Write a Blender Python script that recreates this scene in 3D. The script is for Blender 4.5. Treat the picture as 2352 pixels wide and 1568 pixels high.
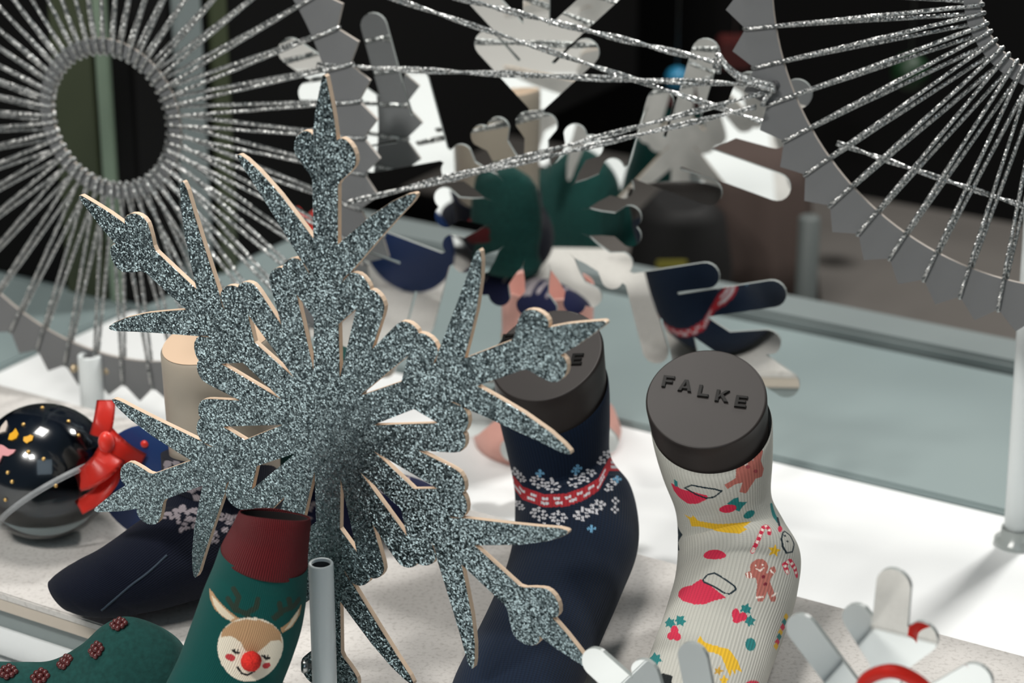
import bpy, bmesh, math, random
import numpy as np
from mathutils import Vector, Matrix
from mathutils.geometry import delaunay_2d_cdt
random.seed(7); rng = np.random.default_rng(7)
scene = bpy.context.scene
for o in list(bpy.data.objects): bpy.data.objects.remove(o)
COL = scene.collection
PI = math.pi

# ------------------------------------------------------------------ camera
H, PITCH, F = .777, math.radians(21.3), 5553.3
CAMO = np.array([0, 0, H])
RT = np.array([1, 0, 0.]); UP = np.array([0, math.sin(PITCH), math.cos(PITCH)]); FW = np.array([0, math.cos(PITCH), -math.sin(PITCH)])
cd = bpy.data.cameras.new('camera'); cam = bpy.data.objects.new('camera', cd); COL.objects.link(cam)
cd.sensor_width = 36; cd.lens = F / 2352 * 36; cd.clip_start = .05; cd.clip_end = 60
cam.location = (0, 0, H); cam.rotation_euler = (PI / 2 - PITCH, 0, 0)
cd.dof.use_dof = True; cd.dof.focus_distance = 1.54; cd.dof.aperture_fstop = 6.8
scene.camera = cam
# ------------------------------------------------------------------ light and exposure
scene.view_settings.view_transform = 'Standard'; scene.view_settings.look = 'None'
scene.view_settings.gamma = 1; scene.view_settings.use_curve_mapping = False
scene.view_settings.exposure = 0.52
w = bpy.data.worlds.new('dim_shop'); scene.world = w; w.use_nodes = True
w.node_tree.nodes['Background'].inputs[0].default_value = (.62, .80, .88, 1)
w.node_tree.nodes['Background'].inputs[1].default_value = .05
def area(name, loc, target, size, power, col, size_y=None):
    l = bpy.data.lights.new(name, 'AREA'); l.energy = power; l.color = col; l.size = size
    if size_y: l.shape = 'RECTANGLE'; l.size_y = size_y
    o = bpy.data.objects.new(name, l); COL.objects.link(o); o.location = loc
    o.rotation_euler = (Vector(target) - Vector(loc)).to_track_quat('-Z', 'Y').to_euler(); return o
area('key_spot', (1.0, 2.6, 1.75), (.05, 1.6, 0), .22, 25, (1, .975, .94))
area('front_left_spot', (-1.0, .55, 1.45), (-.15, 1.4, .05), .18, 9, (1, .97, .92))
area('sill_fill_light', (-.75, .15, 1.7), (-.75, .25, -.25), .3, 13, (1, .97, .92))  # unseen fill lamp, added to brighten the sill the mirrors reflect
area('ceiling_spot', (-.35, 1.75, 2.0), (-.05, 1.6, 0), .5, 13, (1, .96, .91))
area('street_daylight', (.2, -.7, 1.5), (0, 1.5, .1), 1.2, 4, (.72, .88, 1))
area('rear_ceiling_lamp', (1.2, 3.6, 2.2), (.5, 2.8, -.05), .6, 11, (.86, .95, 1))

# ------------------------------------------------------------------ geometry helpers
def unp(px, py, dist):
    d = FW + RT * (px - 1176) / F - UP * (py - 784) / F
    return CAMO + d / np.linalg.norm(d) * dist
def at_y(px, py, y):
    d = FW + RT * (px - 1176) / F - UP * (py - 784) / F
    return CAMO + d * (y / d[1])
def ground(px, py, z=0):
    d = FW + RT * (px - 1176) / F - UP * (py - 784) / F
    return CAMO + d * ((z - H) / d[2])
def proj(P):
    P = np.asarray(P) - CAMO; d = P @ FW
    return np.stack([1176 + F * (P @ RT) / d, 784 - F * (P @ UP) / d], -1)
def axes(deg):
    p = math.radians(deg)
    return np.array([math.cos(p), -math.sin(p), 0]), np.array([math.sin(p), math.cos(p), 0])
A, B = axes(31.5)
def plane_matrix(c, deg):                       # local x along the board, y up, z towards the viewer
    a, b = axes(deg)
    M = Matrix.Identity(4)
    for i in range(3): M[i][0], M[i][1], M[i][2], M[i][3] = a[i], (0, 0, 1)[i], -b[i], c[i]
    return M
def link(name, me, mats=(), parent=None):
    o = bpy.data.objects.new(name, me); COL.objects.link(o)
    for m in (mats if isinstance(mats, (list, tuple)) else [mats]):
        if m and m.name not in [x.name for x in me.materials if x]: me.materials.append(m)
    if parent: o.parent = parent
    return o
def empty(name, M=None):
    o = bpy.data.objects.new(name, None); COL.objects.link(o); o.empty_display_size = .02
    if M is not None: o.matrix_world = M
    return o
def tag(o, label=None, cat=None, group=None, kind=None):
    for k, v in (('label', label), ('category', cat), ('group', group), ('kind', kind)):
        if v: o[k] = v
    return o
def bm_mesh(name, bm, smooth=True):
    me = bpy.data.meshes.new(name); bm.normal_update(); bm.to_mesh(me); bm.free()
    if smooth: me.polygons.foreach_set('use_smooth', [True] * len(me.polygons))
    return me
def grid_mesh(name, V, closed=True, uv=True, cap0=False, cap1=False):
    """V: nv x nu x 3 array of rings -> quad mesh with UV (u around, v along)"""
    nv, nu, _ = V.shape
    i = np.arange(nv - 1)[:, None] * nu; j = np.arange(nu if closed else nu - 1)[None]
    j2 = (j + 1) % nu
    q = np.stack([i + j, i + j2, i + nu + j2, i + nu + j], -1).reshape(-1, 4)
    me = bpy.data.meshes.new(name); me.vertices.add(nv * nu)
    me.vertices.foreach_set('co', V.reshape(-1).astype(np.float32))
    faces = [q]; n = len(q)
    me.loops.add(n * 4); me.loops.foreach_set('vertex_index', q.reshape(-1).astype(np.int32))
    me.polygons.add(n); me.polygons.foreach_set('loop_start', (np.arange(n) * 4).astype(np.int32))
    if uv:
        ul = me.uv_layers.new(name='uv')
        ju = np.broadcast_to(j, (nv - 1, j.shape[1])).reshape(-1); iv = np.broadcast_to(np.arange(nv - 1)[:, None], (nv - 1, j.shape[1])).reshape(-1)
        u0 = ju / nu; u1 = (ju + 1) / nu; v0 = iv / (nv - 1); v1 = (iv + 1) / (nv - 1)
        ul.data.foreach_set('uv', np.stack([u0, v0, u1, v0, u1, v1, u0, v1], -1).reshape(-1).astype(np.float32))
    me.update(calc_edges=True); me.validate()
    me.polygons.foreach_set('use_smooth', [True] * len(me.polygons))
    if cap0 or cap1:
        bm = bmesh.new(); bm.from_mesh(me); bm.verts.ensure_lookup_table()
        if cap0: bm.faces.new([bm.verts[k] for k in range(nu)][::-1])
        if cap1: bm.faces.new([bm.verts[(nv - 1) * nu + k] for k in range(nu)])
        bm.to_mesh(me); bm.free()
    return me
def catmull(P, n):
    P = np.asarray(P, float); m = len(P)
    Q = np.vstack([2 * P[0] - P[1], P, 2 * P[-1] - P[-2]])
    t = np.linspace(0, m - 1 - 1e-9, n); k = t.astype(int); s = (t - k)[:, None]
    a, b, c, d = Q[k], Q[k + 1], Q[k + 2], Q[k + 3]
    return .5 * (2 * b + (c - a) * s + (2 * a - 5 * b + 4 * c - d) * s ** 2 + (3 * b - a - 3 * c + d) * s ** 3)
def tube_bm(bm, pts, r, n=8, caps=True):
    pts = [Vector(p) for p in pts]; rings = []; nrm = None
    for i, p in enumerate(pts):
        t = (pts[min(i + 1, len(pts) - 1)] - pts[max(i - 1, 0)]).normalized()
        if nrm is None: nrm = t.orthogonal().normalized()
        nrm = (nrm - t * nrm.dot(t)).normalized(); bi = t.cross(nrm)
        rr = r[i] if hasattr(r, '__len__') else r
        rings.append([bm.verts.new(p + (nrm * math.cos(2 * PI * k / n) + bi * math.sin(2 * PI * k / n)) * rr) for k in range(n)])
    for a_, b_ in zip(rings, rings[1:]):
        for k in range(n): bm.faces.new([a_[k], a_[(k + 1) % n], b_[(k + 1) % n], b_[k]])
    if caps:
        bm.faces.new(rings[0][::-1]); bm.faces.new(rings[-1])
def lathe_bm(bm, prof, n=48, M=Matrix.Identity(4)):
    rings = [[bm.verts.new(M @ Vector((r * math.cos(2 * PI * k / n), r * math.sin(2 * PI * k / n), z))) for k in range(n)] for r, z in prof]
    for a_, b_ in zip(rings, rings[1:]):
        for k in range(n): bm.faces.new([a_[k], a_[(k + 1) % n], b_[(k + 1) % n], b_[k]])
    return rings
def sphere_bm(bm, c, r, n=16, sc=(1, 1, 1)):
    g = bmesh.ops.create_uvsphere(bm, u_segments=n, v_segments=max(6, n * 2 // 3), radius=1)
    for v in g['verts']: v.co = Vector((v.co.x * r * sc[0] + c[0], v.co.y * r * sc[1] + c[1], v.co.z * r * sc[2] + c[2]))
def box_bm(bm, o, dx, dy, dz, bevel=0):
    """box from corner o with edge vectors"""
    o, dx, dy, dz = map(Vector, (o, dx, dy, dz))
    v = [bm.verts.new(o + dx * a + dy * b + dz * c) for c in (0, 1) for b in (0, 1) for a in (0, 1)]
    fs = [bm.faces.new([v[i] for i in q]) for q in ((0, 2, 3, 1), (4, 5, 7, 6), (0, 1, 5, 4), (1, 3, 7, 5), (3, 2, 6, 7), (2, 0, 4, 6))]
    bmesh.ops.recalc_face_normals(bm, faces=fs)
    if bevel:
        es = {e for f_ in fs for e in f_.edges}
        bmesh.ops.bevel(bm, geom=list(es), offset=bevel, segments=2, affect='EDGES')
def plate_mesh(name, outer, holes, z0, z1, mat_idx=(0, 1, 2)):
    """flat cut-out board: front (z1), back (z0) and edge faces; material slots front, back, edge"""
    loops = [outer] + list(holes)
    flat = [Vector((p[0], p[1], 0)) for l in loops for p in l]
    n0 = 0; edges = []
    for l in loops:
        edges += [(n0 + i, n0 + (i + 1) % len(l)) for i in range(len(l))]; n0 += len(l)
    S = 1000.
    ov, _, of = delaunay_2d_cdt([Vector((p.x * S, p.y * S)) for p in flat], edges, [], 0, 1e-6)[:3]
    ov = [Vector((p[0] / S, p[1] / S, 0)) for p in ov]
    E0 = np.array([[flat[a][0], flat[a][1], flat[b][0], flat[b][1]] for a, b in edges])
    def inside(p):
        x0, y0, x1, y1 = E0.T; m = (y0 > p.y) != (y1 > p.y)
        return np.count_nonzero(p.x < (x1 - x0)[m] * (p.y - y0[m]) / (y1 - y0)[m] + x0[m]) % 2 == 1
    tris = [t for t in of if inside((ov[t[0]] + ov[t[1]] + ov[t[2]]) / 3)]
    if len(ov) != len(flat): print('plate', name, 'extra verts', len(ov), len(flat))
    nsv = len(flat)
    n = len(ov); verts = [(p.x, p.y, z1) for p in ov] + [(p.x, p.y, z0) for p in ov] + [(p.x, p.y, z1) for p in flat] + [(p.x, p.y, z0) for p in flat]; flat_ = flat; flat = ov
    faces, mi = [], []
    for t in tris:
        a_, b_, c_ = [flat[i] for i in t]
        s = (b_ - a_).cross(c_ - a_).z
        if abs(s) < 1e-14: continue
        t = list(t) if s > 0 else list(t)[::-1]
        faces.append(t); mi.append(mat_idx[0]); faces.append([i + n for i in t[::-1]]); mi.append(mat_idx[1])
    k = 2 * n; n = nsv
    for li, l in enumerate(loops):
        ar = sum(l[i][0] * l[(i + 1) % len(l)][1] - l[(i + 1) % len(l)][0] * l[i][1] for i in range(len(l)))
        flip = (ar > 0) != (li > 0)
        for i in range(len(l)):
            a_, b_ = k + i, k + (i + 1) % len(l)
            faces.append([a_, a_ + n, b_ + n, b_] if flip else [b_, b_ + n, a_ + n, a_]); mi.append(mat_idx[2])
        k += len(l)
    me = bpy.data.meshes.new(name); me.from_pydata(verts, [], faces)
    me.polygons.foreach_set('material_index', mi); me.update(); return me

# ------------------------------------------------------------------ materials
def mat(name, col=(.5, .5, .5), rough=.5, metal=0, spec=.5, **kw):
    m = bpy.data.materials.new(name); m.use_nodes = True
    b = m.node_tree.nodes['Principled BSDF']
    b.inputs['Base Color'].default_value = (*col, 1); b.inputs['Roughness'].default_value = rough
    b.inputs['Metallic'].default_value = metal; b.inputs['Specular IOR Level'].default_value = spec
    for k, v in kw.items(): b.inputs[k.replace('_', ' ')].default_value = v
    return m
def nt(m): return m.node_tree.nodes, m.node_tree.links, m.node_tree.nodes['Principled BSDF']
def noise_col(m, scale, c0, c1, lo=.35, hi=.65, detail=6, bump=0, coord='Object'):
    N, L, b = nt(m)
    tc = N.new('ShaderNodeTexCoord'); tx = N.new('ShaderNodeTexNoise'); tx.inputs['Scale'].default_value = scale; tx.inputs['Detail'].default_value = detail
    r = N.new('ShaderNodeValToRGB'); r.color_ramp.elements[0].color = (*c0, 1); r.color_ramp.elements[1].color = (*c1, 1)
    r.color_ramp.elements[0].position = lo; r.color_ramp.elements[1].position = hi
    L.new(tc.outputs[coord], tx.inputs['Vector']); L.new(tx.outputs['Fac'], r.inputs['Fac']); L.new(r.outputs['Color'], b.inputs['Base Color'])
    if bump:
        bp = N.new('ShaderNodeBump'); bp.inputs['Strength'].default_value = bump; bp.inputs['Distance'].default_value = .001
        L.new(tx.outputs['Fac'], bp.inputs['Height']); L.new(bp.outputs['Normal'], b.inputs['Normal'])
    return m
def glitter(name, scale, dark, light, tilt, rough, metal=1.0, power=1.6):
    m = mat(name, light, rough, metal); N, L, b = nt(m)
    tc = N.new('ShaderNodeTexCoord'); v = N.new('ShaderNodeTexVoronoi'); v.inputs['Scale'].default_value = scale
    L.new(tc.outputs['Object'], v.inputs['Vector'])
    sep = N.new('ShaderNodeSeparateColor'); L.new(v.outputs['Color'], sep.inputs['Color'])
    pw = N.new('ShaderNodeMath'); pw.operation = 'POWER'; pw.inputs[1].default_value = power; L.new(sep.outputs[0], pw.inputs[0])
    mx = N.new('ShaderNodeMix'); mx.data_type = 'RGBA'; mx.inputs['A'].default_value = (*dark, 1); mx.inputs['B'].default_value = (*light, 1)
    L.new(pw.outputs[0], mx.inputs['Factor']); L.new(mx.outputs['Result'], b.inputs['Base Color'])
    sub = N.new('ShaderNodeVectorMath'); sub.operation = 'SUBTRACT'; sub.inputs[1].default_value = (.5, .5, .5); L.new(v.outputs['Color'], sub.inputs[0])
    sc = N.new('ShaderNodeVectorMath'); sc.operation = 'SCALE'; sc.inputs['Scale'].default_value = tilt; L.new(sub.outputs[0], sc.inputs[0])
    g = N.new('ShaderNodeNewGeometry'); ad = N.new('ShaderNodeVectorMath'); ad.operation = 'ADD'
    L.new(g.outputs['Normal'], ad.inputs[0]); L.new(sc.outputs[0], ad.inputs[1])
    nm = N.new('ShaderNodeVectorMath'); nm.operation = 'NORMALIZE'; L.new(ad.outputs[0], nm.inputs[0]); L.new(nm.outputs[0], b.inputs['Normal'])
    return m
def knit(name, rough=.92, ribs=160, courses=260, strength=.5, dark=.72, attr=True, col=(.5, .5, .5)):
    """knitted fabric: print colour from the 'print' colour attribute, rib relief from UV"""
    m = mat(name, col, rough, 0, .15); N, L, b = nt(m)
    b.inputs['Sheen Weight'].default_value = .06; b.inputs['Sheen Roughness'].default_value = .5
    uv = N.new('ShaderNodeUVMap'); uv.uv_map = 'uv'; sx = N.new('ShaderNodeSeparateXYZ'); L.new(uv.outputs['UV'], sx.inputs[0])
    def wave(out, k):
        a_ = N.new('ShaderNodeMath'); a_.operation = 'MULTIPLY'; a_.inputs[1].default_value = k * 2 * PI; L.new(out, a_.inputs[0])
        s_ = N.new('ShaderNodeMath'); s_.operation = 'SINE'; L.new(a_.outputs[0], s_.inputs[0]); return s_.outputs[0]
    wu, wv = wave(sx.outputs[0], ribs), wave(sx.outputs[1], courses)
    mv = N.new('ShaderNodeMath'); mv.operation = 'MULTIPLY_ADD'; mv.inputs[1].default_value = .3; L.new(wv, mv.inputs[0]); L.new(wu, mv.inputs[2])
    bp = N.new('ShaderNodeBump'); bp.inputs['Strength'].default_value = strength; bp.inputs['Distance'].default_value = .0006
    L.new(mv.outputs[0], bp.inputs['Height']); L.new(bp.outputs['Normal'], b.inputs['Normal'])
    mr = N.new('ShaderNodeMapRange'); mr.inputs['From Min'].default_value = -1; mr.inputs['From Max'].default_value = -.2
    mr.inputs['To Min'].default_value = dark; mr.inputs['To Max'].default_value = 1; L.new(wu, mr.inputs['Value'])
    mul = N.new('ShaderNodeMix'); mul.data_type = 'RGBA'; mul.blend_type = 'MULTIPLY'; mul.inputs['Factor'].default_value = 1
    if attr:
        at = N.new('ShaderNodeAttribute'); at.attribute_name = 'print'; L.new(at.outputs['Color'], mul.inputs['A'])
    else: mul.inputs['A'].default_value = (*col, 1)
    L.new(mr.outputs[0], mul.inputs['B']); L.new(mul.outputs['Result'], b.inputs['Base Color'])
    return m

M_white = mat('white_board', (.80, .82, .82), .45)
M_white.node_tree.nodes['Principled BSDF'].inputs['Coat Weight'].default_value = .0
M_tube = mat('white_lacquered_tube', (.72, .76, .76), .35)
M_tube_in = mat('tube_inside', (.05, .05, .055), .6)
M_steel = mat('screw_steel', (.45, .45, .44), .3, 1)
M_brass = mat('screw_brass', (.62, .50, .34), .35, 1)
M_platform = noise_col(mat('speckled_felt', (.6, .58, .56), .9), 330, (.43, .41, .388), (.575, .555, .53), .28, .50, 10, .3)
M_platedge = mat('platform_edge', (.50, .44, .37), .6)
M_teal = noise_col(mat('teal_grey_board', (.3, .36, .36), .55), 3, (.20, .255, .258), (.235, .292, .292), .3, .7, 3)
M_dark = mat('black_wall', (.006, .006, .006), .8, 0, .1)
M_backfloor = noise_col(mat('brown_grey_floor', (.16, .145, .13), .7), 2.2, (.085, .076, .068), (.15, .14, .128), .3, .7, 3)
M_wood = noise_col(mat('cream_mdf', (.62, .47, .33), .75), 60, (.58, .44, .32), (.68, .52, .38), .3, .7)
M_backing = noise_col(mat('pale_grey_backing', (.5, .5, .48), .8), 45, (.40, .40, .385), (.56, .555, .535), .3, .7, 6)
M_glit = glitter('silver_glitter', 1150, (.028, .042, .048), (.66, .82, .86), .5, .30, 1, 2.2)
M_mirror = mat('acrylic_mirror', (.86, .88, .87), .015, 1)
M_mirback = mat('mirror_back', (.3, .3, .3), .5)
M_acredge = mat('acrylic_edge', (.34, .37, .36), .2, 0, .6)
M_ring = noise_col(mat('grey_satin_acrylic', (.21, .215, .22), .42), 4, (.155, .16, .165), (.185, .19, .195), .3, .7)
M_ringedge = mat('ring_edge', (.42, .38, .34), .35)
M_cord = glitter('silver_cord', 900, (.13, .15, .155), (.88, .88, .86), 1.1, .36, .75, 1.7)
M_cap = mat('matt_black_plastic', (.026, .0215, .020), .45, 0, .35)
M_letter = mat('gloss_black_letter', (.004, .0038, .0036), .40, 0, .14)
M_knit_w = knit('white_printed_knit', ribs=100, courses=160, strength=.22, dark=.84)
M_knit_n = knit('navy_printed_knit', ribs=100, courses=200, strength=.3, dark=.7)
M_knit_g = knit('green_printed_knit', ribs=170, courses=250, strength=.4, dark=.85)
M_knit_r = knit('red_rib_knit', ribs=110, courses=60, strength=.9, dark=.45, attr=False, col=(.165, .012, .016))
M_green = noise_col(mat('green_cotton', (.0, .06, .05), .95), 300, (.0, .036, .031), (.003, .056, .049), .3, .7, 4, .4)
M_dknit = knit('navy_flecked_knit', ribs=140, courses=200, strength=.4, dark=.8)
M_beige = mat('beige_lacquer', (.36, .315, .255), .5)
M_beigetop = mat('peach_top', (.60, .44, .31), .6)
M_red = mat('red_satin', (.78, .035, .02), .33, 0, .5); M_red.node_tree.nodes['Principled BSDF'].inputs['Sheen Weight'].default_value = .3
M_inside_shade = mat('sock_inside_shade', (.004, .0015, .0015), .95)  # near-black colour stands for the shade inside the open cuff
M_pom = noise_col(mat('red_pompom', (.7, .02, .01), .95), 900, (.50, .012, .008), (.85, .03, .018), .3, .7, 4, 1)
M_grip = mat('burgundy_rubber', (.085, .016, .016), .32, 0, .6)
M_gold = mat('gold_foil', (.75, .48, .16), .3, .6)
M_navyball = mat('navy_lacquer', (.006, .010, .018), .18, 0, .6)
M_blue = mat('royal_blue_enamel', (.004, .03, .13), .4)
M_pink = mat('pink_plastic', (.72, .32, .34), .5)
M_cream = mat('cream_plastic', (.62, .54, .48), .5)
M_yellow = mat('yellow_plastic', (.72, .36, .01), .45)
M_snow = mat('pale_snow', (.42, .52, .55), .8)
M_olive = mat('olive_green_paint', (.05, .062, .032), .5)
M_palegreen = mat('pale_green_metal', (.20, .27, .20), .4)
M_brown = mat('brown_cloth', (.075, .052, .044), .9)
M_bag = mat('black_bag', (.006, .006, .006), .7)
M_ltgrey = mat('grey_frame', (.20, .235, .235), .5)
def clear_mat(name, tint, fac):
    m = bpy.data.materials.new(name); m.use_nodes = True; N, L = m.node_tree.nodes, m.node_tree.links; N.remove(N['Principled BSDF'])
    t = N.new('ShaderNodeBsdfTransparent'); t.inputs[0].default_value = (*tint, 1); g = N.new('ShaderNodeBsdfGlossy'); g.inputs['Roughness'].default_value = .03
    lw = N.new('ShaderNodeFresnel'); lw.inputs[0].default_value = 1.45; ma = N.new('ShaderNodeMath'); ma.operation = 'MULTIPLY_ADD'; ma.inputs[1].default_value = 1; ma.inputs[2].default_value = fac
    L.new(lw.outputs[0], ma.inputs[0]); mx = N.new('ShaderNodeMixShader'); L.new(ma.outputs[0], mx.inputs[0]); L.new(t.outputs[0], mx.inputs[1]); L.new(g.outputs[0], mx.inputs[2])
    L.new(mx.outputs[0], N['Material Output'].inputs[0]); return m
M_clearband = mat('clear_plastic_rim', (.75, .78, .8), .25, 0, .6, Alpha=.28)
M_clear = clear_mat('clear_plastic', (.96, .97, .97), .02)

# ------------------------------------------------------------------ the setting
ZB = -.055                                      # level of the white board; the platform slab rises to z = 0
ca = lambda p: float(np.dot(p, A)); cb = lambda p: float(np.dot(p, B))
def slab(a0, a1, b0, b1, z0, z1, bevel=0):
    bm = bmesh.new(); o = A * a0 + B * b0 + np.array([0, 0, z0])
    box_bm(bm, o, A * (a1 - a0), B * (b1 - b0), (0, 0, z1 - z0), bevel); return bm
b_back = cb(ground(1870, 1378)); b_front = cb(ground(113, 1396))
b_wback = cb(ground(1875, 1083, ZB)); a_wleft = ca(ground(92, 810, ZB))
ZT = -.05
b_tback = cb(ground(2100, 815, ZT))
ZF = -.26
b_wall = cb(ground(1850, 430, ZF))
o = link('floor', bm_mesh('floor', slab(-6, 6, -4, 9, ZF - .05, ZF), False), M_backfloor); tag(o, kind='structure')
pl = empty('display_platform'); tag(pl, 'low speckled pale grey platform carrying the socked feet', 'platform')
pc = A * 0 + B * b_front; pl.location = pc
def under(root, o):
    mw = root.matrix_world.copy() if root.parent is None else root.matrix_world
    o.parent = root; o.matrix_parent_inverse = root.matrix_basis.inverted(); return o
under(pl, link('top_panel', bm_mesh('top_panel', slab(-2.2, 1.9, b_front, b_back, -.006, 0, .001), False), M_platform))
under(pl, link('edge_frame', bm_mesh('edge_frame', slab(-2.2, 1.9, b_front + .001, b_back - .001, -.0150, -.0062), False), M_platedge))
under(pl, link('recess_shade', bm_mesh('recess_shade', slab(-2.2, 1.9, b_front + .008, b_back - .004, -.033, -.0151), False), M_ltgrey))  # shadow under the platform edge, painted as a grey strip
under(pl, link('riser', bm_mesh('riser', slab(-2.2, 1.9, b_front + .006, b_back - .004, ZB, -.0331), False), M_white))
o = link('display_board', bm_mesh('display_board', slab(a_wleft, 2.2, b_front + .012, b_wback, ZF, ZB, .001), False), M_white)
tag(o, 'bright white board under and behind the speckled platform', 'board')
o = link('front_step', bm_mesh('front_step', slab(-2.2, -.70, .35, b_front - .002, ZF, ZB, .001), False), M_white)
tag(o, 'low white step in front of the platform, in the lower left corner', 'step')
o = link('well_board', bm_mesh('well_board', slab(-.698, 2.2, .35, b_front + .010, ZF, ZF + .02, .001), False), M_white)
tag(o, 'white board far down in front of the platform, below the mirror snowflake', 'board')
o = link('added_sill', bm_mesh('added_sill', slab(-1.45, 2.2, -1.2, .348, ZF, ZF + .02, .001), False), M_platform)  # out of view, added so the mirrors reflect something pale
tag(o, 'unseen pale speckled sill added on the viewer side for the acrylic snowflakes to reflect', 'sill')
o = link('stage_board', bm_mesh('stage_board', slab(-2.5, 3.0, b_wback + .001, b_tback, ZF, ZT, .002), False), M_teal)
tag(o, 'wide teal grey board reaching back beyond the white board', 'board')
o = link('side_board', bm_mesh('side_board', slab(-2.5, a_wleft - .001, b_back + .002, b_wback, ZF, ZT, .002), False), M_teal)
tag(o, 'teal grey board left of the white board, under the left string wheel', 'board')
o = link('trim_1', bm_mesh('trim_1', slab(-2.5, 3.0, b_tback + .002, b_tback + .06, ZF, ZT + .012, .004), False), M_ltgrey); tag(o, kind='structure')
o = link('wall_back', bm_mesh('wall_back', slab(-6, 6, b_wall, b_wall + .1, ZF, 3.2), False), M_dark); tag(o, kind='structure')
o = link('wall_left', bm_mesh('wall_left', slab(-3.4, -3.3, .5, b_wall, ZF, 3.2), False), M_dark); tag(o, kind='structure')
o = link('wall_right', bm_mesh('wall_right', slab(4.2, 4.3, -2, b_wall, ZF, 3.2), False), M_dark); tag(o, kind='structure')

# dark pillar standing on the stage board, far left, with pale green edge strips
pcn = ground(335, 705, ZT); pa, pb = ca(pcn), cb(pcn)
pil = empty('display_cabinet'); pil.location = A * pa + B * pb + np.array([0, 0, ZT]); tag(pil, 'tall black cabinet with pale green edge strips, far left behind the string wheel', 'cabinet')
bpy.context.view_layer.update()
under(pil, link('shaft', bm_mesh('shaft', slab(pa - .5, pa, pb, pb + 1.0, ZT, 2.4, .004), False), M_dark))
for nm, m_, x0, x1 in (('green_panel', M_olive, -.095, -.045), ('edge_strip', M_palegreen, -.040, -.024)):
    under(pil, link(nm, bm_mesh(nm, slab(pa + x0, pa + x1, pb - .006, pb - .0005, ZT, 2.4, .001), False), m_))
bm = slab(pa + .0005, pa + .006, pb + .06, pb + .10, ZT, 2.4, .001); under(pil, link('edge_strip', bm_mesh('side_strip', bm, False), M_ltgrey))
bm = slab(pa + .0005, pa + .006, pb + .115, pb + .14, ZT, 2.4, .001); under(pil, link('green_panel', bm_mesh('side_panel', bm, False), M_olive))

# ------------------------------------------------------------------ glitter snowflake
def mirror_close(half, n=6):
    """half: points of one arm from tip clockwise to the notch at 30 deg, local (x, y); returns full outline"""
    out = []
    for k in range(n):
        a0 = -k * 2 * PI / n
        arm = [(-x, y) for x, y in half[::-1]][0:] + half[1:-1] if abs(half[0][0]) < 1e-9 else None
        for x, y in arm:
            out.append((x * math.cos(a0) - y * math.sin(a0), x * math.sin(a0) + y * math.cos(a0)))
    return out
def rot_pts(P, a): return [(x * math.cos(a) - y * math.sin(a), x * math.sin(a) + y * math.cos(a)) for x, y in P]
def arc(c, r, a0, a1, n):
    return [(c[0] + r * math.cos(math.radians(a0 + (a1 - a0) * i / n)), c[1] + r * math.sin(math.radians(a0 + (a1 - a0) * i / n))) for i in range(n + 1)]
half = [(0, 1.004), (.006, .999), (.012, .975), (.021, .937), (.031, .89), (.036, .855), (.039, .832)]
half += [(.046, .838), (.056, .841), (.068, .839), (.081, .831), (.092, .819), (.099, .803), (.101, .786), (.097, .771), (.088, .759), (.07, .74), (.05, .722), (.042, .708), (.0415, .70)]
half += [(.040, .54), (.085, .584), (.15, .645), (.218, .698), (.262, .724), (.285, .733), (.292, .731), (.291, .724), (.28, .706), (.235, .655), (.18, .59), (.135, .535), (.09, .48), (.052, .431)]
half += [(.060, .449), (.073, .463), (.09, .471), (.108, .471), (.124, .464), (.137, .452), (.144, .441), (.146, .433)]
half += [(.156, .434), (.168, .429), (.180, .420), (.188, .408), (.192, .395), (.190, .38), (.186, .365), (.151, .2615)]
KS = .925
RS = .236 * KS
outline = [(x * RS, y * RS) for x, y in mirror_close(half)]
hole = [(.044, .151), (.041, .310), (.100, .368)]
holes = []
for k in range(6):
    for s in (1, -1):
        holes.append([(x * RS, y * RS) for x, y in rot_pts([(s * x, y) for x, y in hole], -k * PI / 3)])
sf_c = CAMO + (np.array([-.1210, 1.4564, .1506]) - CAMO) * KS
SF = plane_matrix(sf_c, 31.53) @ Matrix.Rotation(math.radians(-1.4), 4, 'Z')
sf = empty('glitter_snowflake', SF)
tag(sf, 'large silver glitter snowflake cut from cream board, standing in front of everything', 'snowflake')
def grow(l, d):                                 # the board core sticks out a hair past the glitter sheet
    n = len(l); r = []
    for i in range(n):
        p, q, s = Vector(l[i - 1]), Vector(l[i]), Vector(l[(i + 1) % n])
        e1, e2 = (q - p).normalized(), (s - q).normalized(); nn = Vector((e1.y + e2.y, -e1.x - e2.x))
        nn = nn.normalized() if nn.length > 1e-6 else Vector((e1.y, -e1.x)); r.append(tuple(q - nn * d))
    return r
core = link('board_core', plate_mesh('board_core', outline, holes, -.0036, 0, (0, 1, 0)), (M_wood, M_backing), sf)
sheet = link('glitter_sheet', plate_mesh('glitter_sheet', [(x * .9985, y * .9985) for x, y in outline], holes, .0001, .0004), M_glit, sf)
core['label'] = 'cream fibreboard edge and back'; sheet['label'] = 'silver glitter front'

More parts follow.
